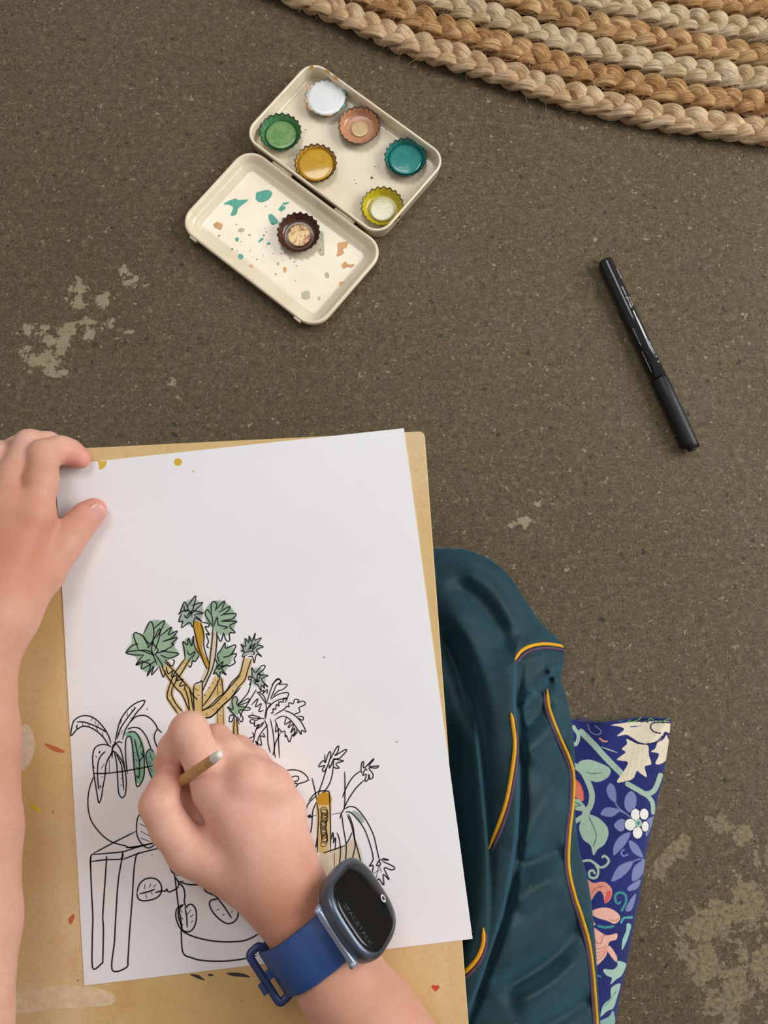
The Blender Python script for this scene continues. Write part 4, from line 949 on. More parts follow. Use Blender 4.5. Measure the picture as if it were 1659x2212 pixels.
# ------------------------------------------------------------------ person: trousers
person = empty('person', (0.05, -0.45, 0.0)); tag(person, 'child in dark green trousers with yellow piping painting with a brush, arms bare', 'person')
tout = np.array(catmull([(700, 1230), (800, 1200), (880, 1186), (940, 1183), (985, 1183), (1030, 1195), (1075, 1220), (1105, 1250), (1135, 1295), (1165, 1340), (1200, 1375), (1218, 1396), (1219, 1425), (1212, 1468), (1222, 1500), (1235, 1560), (1242, 1640), (1240, 1700), (1243, 1760),
     (1250, 1830), (1265, 1880), (1275, 1930), (1283, 2000), (1288, 2060), (1291, 2120), (1297, 2212), (1300, 2330), (1290, 2480), (1250, 2650)], 4))
FOLDS = [  # kind, curve, height mm, width left px, width right px
 ('step', [(1130, 1345), (1113, 1420), (1107, 1500), (1108, 1560), (1113, 1640), (1112, 1774), (1100, 1870), (1080, 1966), (1050, 2060), (1015, 2160), (960, 2300)], 15, 50, 6),
 ('step', [(1000, 1480), (1025, 1572), (1040, 1716), (1050, 1832), (1050, 1966), (1040, 2062), (1006, 2115)], 8, 34, 5),
 ('step', [(1226, 1390), (1170, 1384), (1138, 1392), (1112, 1422)], 3, 26, 9),
 ('step', [(1222, 1440), (1190, 1452), (1168, 1478), (1140, 1510), (1112, 1540)], 7, 22, 8),
 ('valley', [(1195, 1455), (1170, 1475), (1150, 1500)], 8, 16, 16),
 ('ridge', [(985, 1215), (1060, 1260), (1105, 1330), (1120, 1380)], 5, 22, 22), ('valley', [(960, 1250), (1030, 1300), (1080, 1370), (1095, 1440)], 6, 22, 22),
 ('ridge', [(950, 1300), (1010, 1370), (1050, 1470), (1070, 1600), (1075, 1700)], 4, 22, 22), ('valley', [(940, 1350), (980, 1430), (1010, 1520), (1030, 1620)], 5, 18, 18),
 ('valley', [(1188, 1545), (1222, 1620), (1238, 1680), (1238, 1740)], 2.5, 8, 8), ('ridge', [(1215, 1560), (1170, 1600), (1125, 1640)], 7, 28, 24), ('valley', [(1200, 1500), (1160, 1545), (1115, 1590)], 4, 16, 16),
 ('ridge', [(1215, 1700), (1160, 1770), (1115, 1850)], 7, 36, 30), ('valley', [(1225, 1830), (1170, 1850), (1110, 1880)], 5, 22, 22), ('ridge', [(1225, 1895), (1170, 1915), (1100, 1960)], 5, 24, 24),
 ('valley', [(1245, 1960), (1220, 2040), (1150, 2100), (1060, 2150)], 8, 30, 30), ('ridge', [(1270, 2050), (1200, 2120), (1100, 2180)], 6, 26, 26), ('valley', [(1285, 2140), (1220, 2190), (1130, 2240)], 6, 24, 24),
 ('valley', [(1235, 1560), (1222, 1620), (1243, 1690)], 2, 10, 10), ('ridge', [(1120, 1960), (1090, 2060), (1040, 2160)], 4, 26, 26)]
FOLDS = [(k, np.array(catmull(c, 5)), h, a, b) for k, c, h, a, b in FOLDS]
def trouser_z(px, py):
    d, sg, _ = seg_dist(px, py, tout)
    inside = sg >= 0
    t = np.clip(d/250.0, 0, 1)
    base = np.where(py > 1540, 21.0, 9.0 + 12.0*np.clip((py-1440)/100, 0, 1))
    z = base + (76-base)*(1-(1-t)**1.75)**(1/1.35)*np.clip(0.66+0.34*(py-1180)/500, 0.66, 0.92)
    ridge_x = np.interp(py, [1180, 1400, 1600, 1800, 2000, 2150, 2300], [1010, 1100, 1108, 1106, 1072, 1022, 960])
    dip = np.clip((ridge_x-14-px)/150.0, 0, 1.3); z = z - 24*dip*dip*(3-2*np.clip(dip, 0, 1))/1.2*np.clip((py-1230)/120, 0, 1)
    soft = np.clip(d/26.0, 0, 1)
    for k, c, h, wl, wr in FOLDS:
        h = h*1.45
        dist, s, tt = seg_dist(px, py, c)
        end = np.clip(np.minimum(tt, 1-tt)/0.22, 0, 1); end = end*end*(3-2*end)
        if k == 'step':
            prof = np.where(s < 0, np.exp(-(dist/wl)**2*1.3), np.exp(-(dist/wr)**2))
            z = z + (h*prof - 0.35*h*np.where(s > 0, np.exp(-((dist-wr*2.2)/(wr*1.8))**2), 0))*end*soft
        else:
            w = np.where(s < 0, wl, wr); z = z + (1 if k == 'ridge' else -1)*h*np.exp(-(dist/w)**2)*end*soft
    z = np.where(z > 58, 58+20*np.tanh((z-58)/20), z)
    return np.clip(z, 2, 78)*mm
tn_u, tn_v = 250, 560
uu = 1-(1-np.linspace(0, 1, tn_u))**1.15; vv = np.linspace(0, 1, tn_v)
TU, TV = np.meshgrid(uu, vv)
TPY = 1184 + TV**1.1*(2600-1184)
right = tout[np.argmin(np.abs(tout[:, 0]-985)):]
order = np.argsort(right[:, 1], kind='stable'); TRX = np.interp(TPY, right[order, 1], right[order, 0])
TPX = 780 + (TRX-780)*TU
TZZ = trouser_z(TPX, TPY)
TVV = unproject(TPX, TPY, TZZ).reshape(-1, 3)
tidx = np.arange(tn_u*tn_v).reshape(tn_v, tn_u)
tf = np.stack([tidx[:-1, :-1], tidx[1:, :-1], tidx[1:, 1:], tidx[:-1, 1:]], -1).reshape(-1, 4).tolist()
loopbase = 0.0005
TVV, tf = skirt(TVV, tf, tidx, 0.0006, 0.07)
def trouser_mat():
    t = NT('dark_green_jersey'); p = t.geo()
    c = t.ramp(t.noise(p, 60, 4), [(0.3, srgb(23, 53, 58)), (0.7, srgb(32, 68, 78))])
    kn = t.noise(t.mapping(p, scale=(1500, 2600, 1500)), 1, 2)
    c = t.mix(t.ramp(kn, [(0.35, 0.4), (0.6, 0.0)]), c, srgb(10, 26, 28))
    vo = t.n('ShaderNodeTexVoronoi'); vo.inputs['Scale'].default_value = 190; t.l(p, vo.inputs['Vector'])
    sep = t.n('ShaderNodeSeparateColor'); t.l(vo.outputs['Color'], sep.inputs[0])
    lint = t.math('MULTIPLY', t.math('LESS_THAN', vo.outputs['Distance'], 0.07), t.math('GREATER_THAN', sep.outputs[0], 0.90))
    c = t.mix(t.math('MULTIPLY', lint, 0.5), c, srgb(150, 160, 156))
    t.bump(kn, 0.2, 0.0004)
    m = t.set(c, 0.62, 0.3, Sheen_Weight=0.7, Sheen_Roughness=0.4)
    t.b.inputs['Sheen Tint'].default_value = srgb(110, 165, 195)
    return m
trousers = mesh_obj('trousers', TVV, tf, trouser_mat(), person); fix_normals(trousers)
trousers['label'] = 'dark green school tracksuit trousers with yellow piping'
PIPE = simple('yellow_piping', srgb(226, 164, 30), 0.6, 0.3, bump=0.1); PURP = simple('purple_piping', srgb(92, 66, 92), 0.7, 0.3)
def piping(pts, off=(5, 4)):
    q = np.array(catmull(pts, 8)); n = len(q)
    for nm, mat, o_, r in (('piping', PIPE, (0, 0), 1.15), ('piping_edge', PURP, off, 0.95)):
        x, y = q[:, 0]+o_[0], q[:, 1]+o_[1]
        z = trouser_z(x, y); z = np.maximum(z, np.convolve(np.pad(z, 4, 'edge'), np.ones(9)/9, 'valid')) + 0.5*mm
        rad = [r*mm*min(1, 0.25+i/6, 0.25+(n-1-i)/6) for i in range(n)]
        MB().tube([P(x[i], y[i], z[i]) for i in range(n)], rad, 10).build(nm, mat, trousers)
piping([(1104, 1540), (1108, 1565), (1112, 1610), (1106, 1665), (1094, 1730), (1078, 1780), (1056, 1834)], (6, 7))
piping([(1182, 1488), (1186, 1530), (1206, 1585), (1230, 1640), (1239, 1680), (1237, 1740), (1230, 1800), (1228, 1870), (1240, 1930), (1258, 1985), (1273, 2040), (1281, 2100), (1286, 2160), (1290, 2230), (1290, 2330)], (-7, 3))
piping([(1112, 1426), (1124, 1408), (1145, 1396), (1175, 1391), (1205, 1394), (1217, 1398)], (3, 9))
piping([(1044, 2004), (1044, 2035), (1032, 2068), (1008, 2096), (980, 2115)], (5, 9))
# the other thigh, folded under the board
lt = MB().tube([P(560, 1330, 0.038), P(420, 1500, 0.04), P(330, 1800, 0.04), P(380, 2200, 0.042), P(520, 2560, 0.05)], [0.012, 0.036, 0.037, 0.037, 0.04], 24)
lt.build('trouser_leg', trousers.data.materials[0], trousers)
# ------------------------------------------------------------------ person: arms and hands as one smooth surface
def smin(a, b, k):
    h = np.clip(0.5+0.5*(b-a)/k, 0, 1)
    return b*(1-h)+a*h - k*h*(1-h)
def cone(p, a, b, ra, rb):
    a = np.array(a, dtype=np.float32); b = np.array(b, dtype=np.float32); d = b-a
    t = np.clip(((p-a)@d)/max(float(d@d), 1e-12), 0, 1)
    return np.linalg.norm(p-(a+t[:, None]*d), axis=1) - (ra+(rb-ra)*t)
def chain(p, pts, k):
    d = None
    for (a, ra), (b, rb) in zip(pts[:-1], pts[1:]):
        c = cone(p, a, b, ra*mm, rb*mm); d = c if d is None else smin(d, c, k*mm)
    return d
def surface_nets(F, o, h):
    ins = F < 0; nx, ny, nz = F.shape
    cs = (nx-1, ny-1, nz-1); cnt = np.zeros(cs, np.int8)
    for i in (0, 1):
        for j in (0, 1):
            for k in (0, 1): cnt += ins[i:i+nx-1, j:j+ny-1, k:k+nz-1]
    act = np.argwhere((cnt > 0) & (cnt < 8)); n = len(act)
    acc = np.zeros((n, 3)); num = np.zeros(n)
    cor = [(i, j, k) for i in (0, 1) for j in (0, 1) for k in (0, 1)]
    val = {c: F[act[:, 0]+c[0], act[:, 1]+c[1], act[:, 2]+c[2]] for c in cor}
    for c in cor:
        for ax_ in range(3):
            if c[ax_] == 0:
                e = list(c); e[ax_] = 1; e = tuple(e); a, b = val[c], val[e]; m = (a < 0) != (b < 0)
                t = np.where(m, a/np.where(m, a-b, 1), 0)
                pt = np.tile(np.array(c, float), (n, 1)); pt[:, ax_] = t
                acc += np.where(m[:, None], pt, 0); num += m
    V = np.array(o) + h*(act + acc/num[:, None])
    ID = np.full(cs, -1, np.int32); ID[act[:, 0], act[:, 1], act[:, 2]] = np.arange(n)
    quads = []
    for ax_ in range(3):
        sl0 = [slice(None)]*3; sl1 = [slice(None)]*3; sl0[ax_] = slice(0, -1); sl1[ax_] = slice(1, None)
        ch = np.argwhere(ins[tuple(sl0)] != ins[tuple(sl1)])
        b_, c_ = (ax_+1) % 3, (ax_+2) % 3
        ok = (ch[:, b_] > 0) & (ch[:, c_] > 0) & (ch[:, b_] < F.shape[b_]-1) & (ch[:, c_] < F.shape[c_]-1)
        ch = ch[ok]; q = []
        for db, dc in ((-1, -1), (0, -1), (0, 0), (-1, 0)):
            g = ch.copy(); g[:, b_] += db; g[:, c_] += dc; q.append(ID[g[:, 0], g[:, 1], g[:, 2]])
        q = np.stack(q, 1); flip = ~ins[ch[:, 0], ch[:, 1], ch[:, 2]]
        q[flip] = q[flip][:, ::-1]; quads.append(q)
    return V, np.concatenate(quads)
def mesh_sdf(fn, lo, hi, h, B=8):
    lo, hi = np.array(lo), np.array(hi)
    nb = np.ceil((hi-lo)/(h*B)).astype(int); N = nb*B
    bc = np.stack(np.meshgrid(*[np.arange(k) for k in nb], indexing='ij'), -1).reshape(-1, 3)
    cen_ = lo + (bc*B + (B-1)/2)*h
    dc = fn(cen_.astype(np.float32)); F = np.empty(tuple(N), np.float32)
    Fb = F.reshape(nb[0], B, nb[1], B, nb[2], B)
    Fb[:] = dc.reshape(tuple(nb))[:, None, :, None, :, None]
    near = np.where(np.abs(dc) < B*h*1.0+0.004)[0]
    loc = np.stack(np.meshgrid(*[np.arange(B)]*3, indexing='ij'), -1).reshape(-1, 3)
    for s in range(0, len(near), 400):
        ids = near[s:s+400]
        pts = (lo + ((bc[ids]*B)[:, None, :] + loc[None])*h).reshape(-1, 3).astype(np.float32)
        d = fn(pts).reshape(len(ids), B, B, B)
        for q, i in enumerate(ids):
            a, b, c = bc[i]; Fb[a, :, b, :, c, :] = d[q]
    return surface_nets(F, lo, h)

def pt(px, py, z): return tuple(PB(px, py, z))
# ---- right hand (holds the brush)
R_idx = [(pt(466, 1704, 30), 11.6), (pt(438, 1642, 32), 9.5), (pt(408, 1580, 33), 9.8), (pt(379, 1618, 23), 8.8), (pt(367, 1648, 15), 7.8), (pt(370, 1668, 11), 7.0)]
R_mid = [(pt(532, 1694, 31), 12.0), (pt(494, 1634, 23), 9.2), (pt(466, 1600, 15), 8.6), (pt(434, 1640, 9), 8.2), (pt(424, 1694, 9), 7.8), (pt(424, 1738, 9.5), 7.6)]
R_rng = [(pt(580, 1708, 26), 12.0), (pt(544, 1652, 17), 9.2), (pt(514, 1624, 10), 8.4), (pt(470, 1680, 8.5), 7.8), (pt(458, 1722, 9), 7.6), (pt(446, 1772, 10), 8.0)]
R_pky = [(pt(612, 1756, 20), 11.6), (pt(588, 1702, 12), 8.8), (pt(566, 1674, 8.6), 8.0), (pt(510, 1720, 8), 7.2), (pt(505, 1750, 7.5), 6.8)]
R_thb = [(pt(520, 1880, 27), 16), (pt(412, 1838, 30), 11.8), (pt(368, 1788, 33), 10.0), (pt(344, 1738, 35), 9.8), (pt(357, 1702, 30), 8.2), (pt(366, 1682, 26), 6.8)]
R_arm = [(pt(592, 1880, 24), 20.6), (pt(640, 1963, 23.5), 19.8), (pt(674, 2022, 23), 20.0), (pt(730, 2110, 24), 21.8), (pt(800, 2215, 27), 25.0), (pt(900, 2370, 36), 28.0), (pt(1020, 2560, 58), 28.0), ((0.15, -0.40, 0.36), 31.0)]
R_wr = pt(588, 1890, 25)
def right_arm(p):
    palm = None
    for m, ra in ((R_idx[0], 15.5), (R_mid[0], 16.0), (R_rng[0], 17.0), (R_pky[0], 18.0)):
        c = cone(p, R_wr, m[0], ra*mm, m[1]*mm); palm = c if palm is None else smin(palm, c, 9*mm)
    palm = smin(palm, cone(p, pt(560, 1850, 20), pt(560, 1760, 18), 16*mm, 14*mm), 8*mm)
    palm = smin(palm, cone(p, pt(566, 1868, 31), pt(508, 1745, 33), 14*mm, 12.5*mm), 8*mm)
    d = smin(palm, chain(p, R_arm, 4), 12*mm)
    d = smin(d, chain(p, R_thb, 3), 5*mm)
    fing = None
    for f in (R_idx, R_mid, R_rng, R_pky):
        c = chain(p, f, 3.5); fing = c if fing is None else smin(fing, c, 0.7*mm)
    d = smin(d, fing, 3.5*mm)
    # knuckle mounds
    for c, r in ((pt(474, 1698, 32), 10.2), (pt(538, 1686, 34), 10.4), (pt(586, 1702, 29), 10.0)):
        d = smin(d, np.linalg.norm(p-np.array(c, np.float32), axis=1)-r*mm, 6*mm)
    return d
# ---- left hand (steadies the board)
L_wr = pt(-6, 1330, 36)
L_idx = [(pt(72, 1112, 26), 10.8), (pt(90, 1040, 25), 8.7), (pt(94, 984, 19), 8.6), (pt(130, 971, 11), 7.7), (pt(152, 977, 8), 7.1), (pt(173, 990, 7.2), 6.2)]
L_mid = [(pt(16, 1095, 29), 11.2), (pt(30, 1025, 23), 8.6), (pt(64, 960, 14), 8.4), (pt(104, 962, 4), 7.8), (pt(124, 985, -6), 7.0)]
L_rng = [(pt(-40, 1110, 28), 11.0), (pt(-26, 1045, 24), 8.5), (pt(0, 985, 13), 8.2), (pt(40, 970, -2), 7.6), (pt(60, 985, -8), 7)]
L_pky = [(pt(-90, 1140, 25), 10.0), (pt(-88, 1080, 21), 8.0), (pt(-66, 1020, 11), 7.6), (pt(-40, 1000, -2), 7)]
L_thb = [(pt(20, 1320, 31), 15), (pt(92, 1240, 20), 11.2), (pt(138, 1178, 13), 9.6), (pt(162, 1144, 10.5), 9.0), (pt(187, 1116, 8.8), 8.3), (pt(204, 1102, 8.0), 7.2)]
L_arm = [(pt(-14, 1320, 35), 16.5), (pt(-46, 1430, 38), 18.4), (pt(-66, 1600, 38), 23.5), (pt(-72, 1800, 39), 25.5), (pt(-84, 2000, 42), 27.0), (pt(-112, 2230, 52), 27.5), (pt(-150, 2420, 70), 27.5), ((-0.12, -0.42, 0.36), 31)]
def left_arm(p):
    palm = None
    for m, ra in ((L_idx[0], 15.5), (L_mid[0], 16.0), (L_rng[0], 15.5), (L_pky[0], 14.5)):
        c = cone(p, L_wr, m[0], ra*mm, m[1]*mm); palm = c if palm is None else smin(palm, c, 9*mm)
    d = smin(palm, chain(p, L_arm, 5), 12*mm)
    d = smin(d, chain(p, L_thb, 3.5), 7*mm)
    fing = None
    for f in (L_idx, L_mid, L_rng, L_pky):
        c = chain(p, f, 3.5); fing = c if fing is None else smin(fing, c, 0.7*mm)
    d = smin(d, fing, 3.5*mm)
    for c, r in ((pt(70, 1114, 29), 9.6), (pt(12, 1098, 32), 9.8)):
        d = smin(d, np.linalg.norm(p-np.array(c, np.float32), axis=1)-r*mm, 6*mm)
    return d
def bounds(lists, pad=0.035):
    a = np.array([q for l in lists for q, _ in l]); return a.min(0)-pad, a.max(0)+pad
HC = np.array((0.015, -0.315, 0.525)); HF = np.array((0, 0.55, -0.835)); HU = np.array((0, 0.835, 0.55)); HX = np.array((1.0, 0, 0))
f32 = lambda v: np.array(v, np.float32)
def head_fn(p):
    d = np.linalg.norm(p-f32(HC), axis=1)-0.074
    d = smin(d, cone(p, HC+HF*0.01, HC+HF*0.032-HU*0.06, 0.056, 0.034), 0.02)
    d = smin(d, cone(p, HC+HF*0.070, HC+HF*0.086-HU*0.024, 0.006, 0.010), 0.008)
    for s_ in (-1, 1):
        d = smin(d, cone(p, HC+HX*s_*0.072+HU*0.004, HC+HX*s_*0.078-HU*0.022, 0.011, 0.008), 0.006)
        d = np.maximum(d, -(np.linalg.norm(p-f32(HC+HF*0.082+HU*0.004+HX*s_*0.028), axis=1)-0.014))
    return smin(d, cone(p, HC-HU*0.04-HF*0.02, (0.015, -0.405, 0.385), 0.037, 0.044), 0.02)
bodyV, bodyF = [], []; nv0 = 0
for fn, lists in ((right_arm, (R_idx, R_mid, R_rng, R_pky, R_thb, R_arm)), (left_arm, (L_idx, L_mid, L_rng, L_pky, L_thb, L_arm))):
    lo, hi = bounds(lists)
    v, f = mesh_sdf(fn, lo, hi, 0.0013)
    bodyV.append(v); bodyF.append(f+nv0); nv0 += len(v)
v, f = mesh_sdf(head_fn, HC-0.16, HC+0.13, 0.003)
bodyV.append(v); bodyF.append(f+nv0)
bodyV = np.concatenate(bodyV); bodyF = np.concatenate(bodyF)
def skin_mat():
    t = NT('skin'); p = t.geo()
    c = t.ramp(t.noise(p, 45, 4), [(0.3, srgb(228, 175, 153)), (0.7, srgb(237, 192, 172))])
    bl = t.attr('blush'); c = t.mix(bl.outputs['Fac'], c, srgb(226, 142, 134))
    tn = t.attr('tan'); c = t.mix(tn.outputs['Fac'], c, srgb(188, 118, 84))  # this attribute also carries the left hand's shade as colour
    fine = t.noise(p, 1500, 3); vo = t.voro(p, 900)
    c = t.mix(t.ramp(t.noise(p, 420, 3), [(0.35, 0.15), (0.6, 0.0)]), c, srgb(196, 124, 96))
    t.bump(t.math('ADD', fine, vo), 0.10, 0.0004)
    m = t.set(c, 0.52, 0.38, Subsurface_Weight=0.22, Subsurface_Scale=0.004)
    t.b.inputs['Subsurface Radius'].default_value = (1.0, 0.35, 0.2)
    return m
SKIN = skin_mat()
body = mesh_obj('body', bodyV, bodyF.tolist(), SKIN, person)
sm_ = body.modifiers.new('smooth', 'SMOOTH'); sm_.factor = 0.5; sm_.iterations = 6
body['label'] = 'bare child arms and hands'
bl = np.zeros(len(bodyV)); tan_shade = np.zeros(len(bodyV))
for (c, s, a) in ((L_idx[-1][0], 11, 0.85), (L_idx[-2][0], 9, 0.4), (L_thb[-1][0], 13, 0.75), (R_idx[-1][0], 14, 0.7), (R_thb[-1][0], 11, 0.55), (L_mid[-1][0], 12, 0.5), (pt(500, 1740, 45), 26, 0.25)):
    bl = np.maximum(bl, a*np.exp(-(np.linalg.norm(bodyV-np.array(c), axis=1)/(s*mm))**2))
for (c, s, a) in ((pt(60, 1105, 38), 14, 0.35), (pt(640, 1970, 42), 30, 0.8), (pt(720, 2110, 45), 30, 0.45), (pt(790, 2170, 45), 45, 0.55), (pt(480, 1900, 40), 24, 0.4), (pt(590, 1660, 25), 18, 0.4), (R_idx[2][0], 14, 0.3), (R_thb[3][0], 12, 0.3), (pt(20, 1180, 45), 46, 0.85), (pt(-40, 1600, 60), 80, 0.5), (pt(60, 1030, 30), 24, 0.6), (pt(330, 1850, 30), 30, 0.3), (R_mid[2][0], 16, 0.5), (R_rng[2][0], 14, 0.5)):  # browner skin, plus the left hand's dimmer light put into its colour
    tan_shade = np.maximum(tan_shade, a*np.exp(-(np.linalg.norm(bodyV-np.array(c), axis=1)/(s*mm))**2))
for nm, arr in (('blush', bl), ('tan', tan_shade)):
    at = body.data.attributes.new(nm, 'FLOAT', 'POINT'); at.data.foreach_set('value', arr.astype(np.float32))

# the rest of the child, behind the camera: head, shirt, seat of the trousers
def ell_x(p, k):
    q = p.copy(); q[:, 0] = (q[:, 0]-0.015)*k+0.015; return q
def shirt_fn(p):
    q = ell_x(p, 0.80)
    d = cone(q, (0.015, -0.475, 0.13), (0.015, -0.415, 0.31), 0.098, 0.094)
    d = smin(d, cone(p, (-0.09, -0.415, 0.365), (0.12, -0.400, 0.365), 0.050, 0.050), 0.04)
    for sh, el in (((0.14, -0.40, 0.36), R_arm[-2][0]), ((-0.11, -0.42, 0.36), L_arm[-2][0])):
        e = np.array(sh)*0.40+np.array(el)*0.60; d = smin(d, cone(p, sh, e, 0.046, 0.041), 0.02)
    return np.maximum(d, -(np.linalg.norm(p-f32((0.015, -0.395, 0.425)), axis=1)-0.046))
def seat_fn(p):
    q = ell_x(p, 0.82)
    d = cone(q, (0.015, -0.50, 0.115), (0.015, -0.465, 0.155), 0.112, 0.098)
    for e, r in ((P(1130, 2560, 0.05), 0.048), (P(520, 2560, 0.05), 0.048)):
        d = smin(d, cone(p, (0.015+(0.06 if e.x > 0 else -0.06), -0.46, 0.09), tuple(e), 0.075, r), 0.03)
    return np.maximum(d, 0.001-p[:, 2])
shirt_mat = simple('green_polo_cotton', srgb(26, 60, 56), 0.8, 0.2, bump=0.2)
sv_, sf_ = mesh_sdf(shirt_fn, (-0.30, -0.62, 0.02), (0.30, -0.24, 0.45), 0.004)
mesh_obj('shirt', sv_, sf_.tolist(), shirt_mat, person)
tv_, tf_ = mesh_sdf(seat_fn, (-0.20, -0.66, -0.01), (0.22, -0.28, 0.30), 0.004)
mesh_obj('trouser_seat', tv_, tf_.tolist(), trousers.data.materials[0], trousers)
def hair_fn(p):
    d = np.linalg.norm(p-f32(HC-HF*0.012+HU*0.010), axis=1)-0.082
    d = smin(d, cone(p, HC-HF*0.035, HC-HF*0.045-HU*0.06, 0.055, 0.045), 0.02)
    return np.maximum(d, (p-f32(HC))@f32(HF) + 0.55*((p-f32(HC))@f32(-HU)) - 0.022)
av, af = mesh_sdf(hair_fn, HC-0.15, HC+0.13, 0.003)
mesh_obj('hair', av, af.tolist(), simple('dark_brown_hair', srgb(52, 36, 26), 0.5, 0.4, var=0.3, scale=900, bump=0.4), body)
EYEW = simple('eye_white', srgb(235, 232, 226), 0.2); EYED = simple('dark_iris', srgb(44, 28, 20), 0.15); LIP = simple('lips', srgb(196, 110, 104), 0.45)
for s_ in (-1, 1):
    c = Vector(HC+HF*0.066+HU*0.004+HX*s_*0.028)
    MB().tube([c-Vector(HF)*0.011, c-Vector(HF)*0.005, c+Vector(HF)*0.003, c+Vector(HF)*0.0075, c+Vector(HF)*0.0095], [0.004, 0.0100, 0.0100, 0.0062, 0.002], 20).build('eye', EYEW, body)
    c2 = c+Vector(HF)*0.0078
    MB().tube([c2, c2+Vector(HF)*0.0024], [0.0050, 0.0030], 18).build('iris', EYED, body)
mc = Vector(HC+HF*0.066-HU*0.045)
MB().tube([mc+Vector(HX)*x+Vector(HF)*(-18*x*x) for x in (-0.018, -0.010, 0, 0.010, 0.018)], [0.001, 0.0032, 0.0036, 0.0032, 0.001], 10).build('mouth', LIP, body)

NAIL = simple('fingernail', srgb(226, 168, 156), 0.28, 0.5, var=0.05, Coat_Weight=0.2)
def nail(c, along, normal, w, l, r):
    c = Vector(c); al = Vector(along).normalized(); n = Vector(normal); n = (n - al*n.dot(al)).normalized(); sd_ = al.cross(n)
    v = []; f = []; NA, NB = 10, 8
    for i in range(NB+1):
        t = i/NB; ww = w*math.sqrt(max(0, 1-(abs(2*t-1))**4))*0.98 + 0.02*w
        for j in range(NA+1):
            s = (j/NA*2-1)*ww; a = s/r
            v.append(c + al*((t-0.5)*l) + sd_*math.sin(a)*r + n*(math.cos(a)*r - r) - n*(0.35*mm*(2*t-1)**2))
    for i in range(NB):
        for j in range(NA): f.append((i*(NA+1)+j, i*(NA+1)+j+1, (i+1)*(NA+1)+j+1, (i+1)*(NA+1)+j))
    o = mesh_obj('fingernail', v, f, NAIL, body)
    m = o.modifiers.new('thickness', 'SOLIDIFY'); m.thickness = 0.0007; m.offset = 0
    return o
def on_axis(lst, i, t): return Vector(lst[i][0])*(1-t)+Vector(lst[i+1][0])*t
def place_nail(lst, normal, t, w, l, r, lift):
    al = Vector(lst[-1][0]) - Vector(lst[-2][0]); n = Vector(normal); n = (n-al.normalized()*n.dot(al.normalized())).normalized()
    c = on_axis(lst, len(lst)-2, t) + n*(lift*mm); nail(c, al, n, w*mm, l*mm, r*mm)
place_nail(L_thb, (0.50, -0.30, 0.81), 0.9, 5.2, 11, 6.6, 7.7)
place_nail(R_thb, (-0.9, 0.15, 0.35), 0.6, 4.8, 9, 6.5, 7.2)

# ------------------------------------------------------------------ wrist watch
WA, WB_ = Vector(pt(648, 1985, 26)), Vector(pt(726, 2104, 26))
e1 = (WB_-WA); e1.z = 0; e1.normalize()                        # along the forearm, towards the elbow
e2 = Vector((-e1.y, e1.x, 0)); e2 = e2 if e2.x > 0 else -e2      # across the forearm, picture right
ez = Vector((0, 0, 1))
WC = Vector(pt(684, 2042, 23.3))                                 # middle of the wrist under the watch
TA = math.radians(62)
wn = e2*math.sin(TA) + ez*math.cos(TA); wu = e2*math.cos(TA) - ez*math.sin(TA)   # face normal, 12 o'clock direction
watch = empty('smart_watch', WC + wn*24*mm); tag(watch, 'grey smart watch with black screen and blue silicone strap on the wrist', 'watch')
def sup(a, b, e, n=72):
    return [(a*math.copysign(abs(math.cos(t))**(2/e), math.cos(t)), b*math.copysign(abs(math.sin(t))**(2/e), math.sin(t))) for t in [2*math.pi*k/n for k in range(n)]]
WO = WC + wn*23.0*mm + e1*(-5*mm) + e2*3.0*mm + wu*1.0*mm
def wring(a, b, e, h): return [WO + e1*x*mm + wu*y*mm + wn*h*mm for x, y in sup(a, b, e)]
CASE = simple('grey_brushed_case', srgb(92, 100, 112), 0.32, 0.5, 0.75, var=0.06)
LIGHTG = simple('pale_grey_lug', srgb(150, 160, 178), 0.35, 0.5, 0.4, var=0.05)
GLASS = simple('black_glass', srgb(9, 9, 10), 0.14, 0.5, var=0.02)
fix_normals(MB().rings([wring(18, 17, 3.0, 0), wring(20.2, 19, 3.0, 1.2), wring(21.0, 19.8, 3.0, 3)]).build('case_back', LIGHTG, watch))
fix_normals(MB().rings([wring(21.0, 19.8, 3.0, 3.0), wring(21.8, 20.6, 3.1, 4.2), wring(22.2, 21.0, 3.1, 8.0), wring(21.9, 20.7, 3.1, 10.4), wring(20.8, 19.6, 3.1, 11.6), wring(19.6, 18.4, 3.1, 12.0)]).build('case', CASE, watch))
scr = fix_normals(MB().rings([wring(19.7, 18.5, 3.1, 11.6), wring(19.5, 18.3, 3.1, 12.3), wring(18.2, 17.0, 3.0, 12.9), wring(14, 13, 2.8, 13.4), wring(7, 6.5, 2.4, 13.6), wring(1, 1, 2, 13.65)]).build('screen', GLASS, watch))
DIM = simple('dim_grey_print', srgb(66, 68, 70), 0.4); RINGM = simple('white_ring_print', srgb(225, 226, 224), 0.4)
tv, tff = text_mesh('SPACETALK', 3.3*mm)
wmax = max(v[0] for v in tv); kx = 23.0*mm/wmax
SR = [(1, 1, 2, 13.65), (7, 6.5, 2.4, 13.6), (14, 13, 2.8, 13.4), (18.2, 17.0, 3.0, 12.9), (19.5, 18.3, 3.1, 12.3)]
def face_h(x, y):
    sv = [((abs(x)/a)**e+(abs(y)/b)**e)**(1/e) for a, b, e, h in SR]
    for i in range(len(SR)-1):
        if sv[i+1] <= 1:
            t = (sv[i]-1)/max(sv[i]-sv[i+1], 1e-6); t = min(max(t, 0), 1)
            return (SR[i][3]+(SR[i+1][3]-SR[i][3])*t)*mm + 0.00016
    return 12.4*mm
out = []
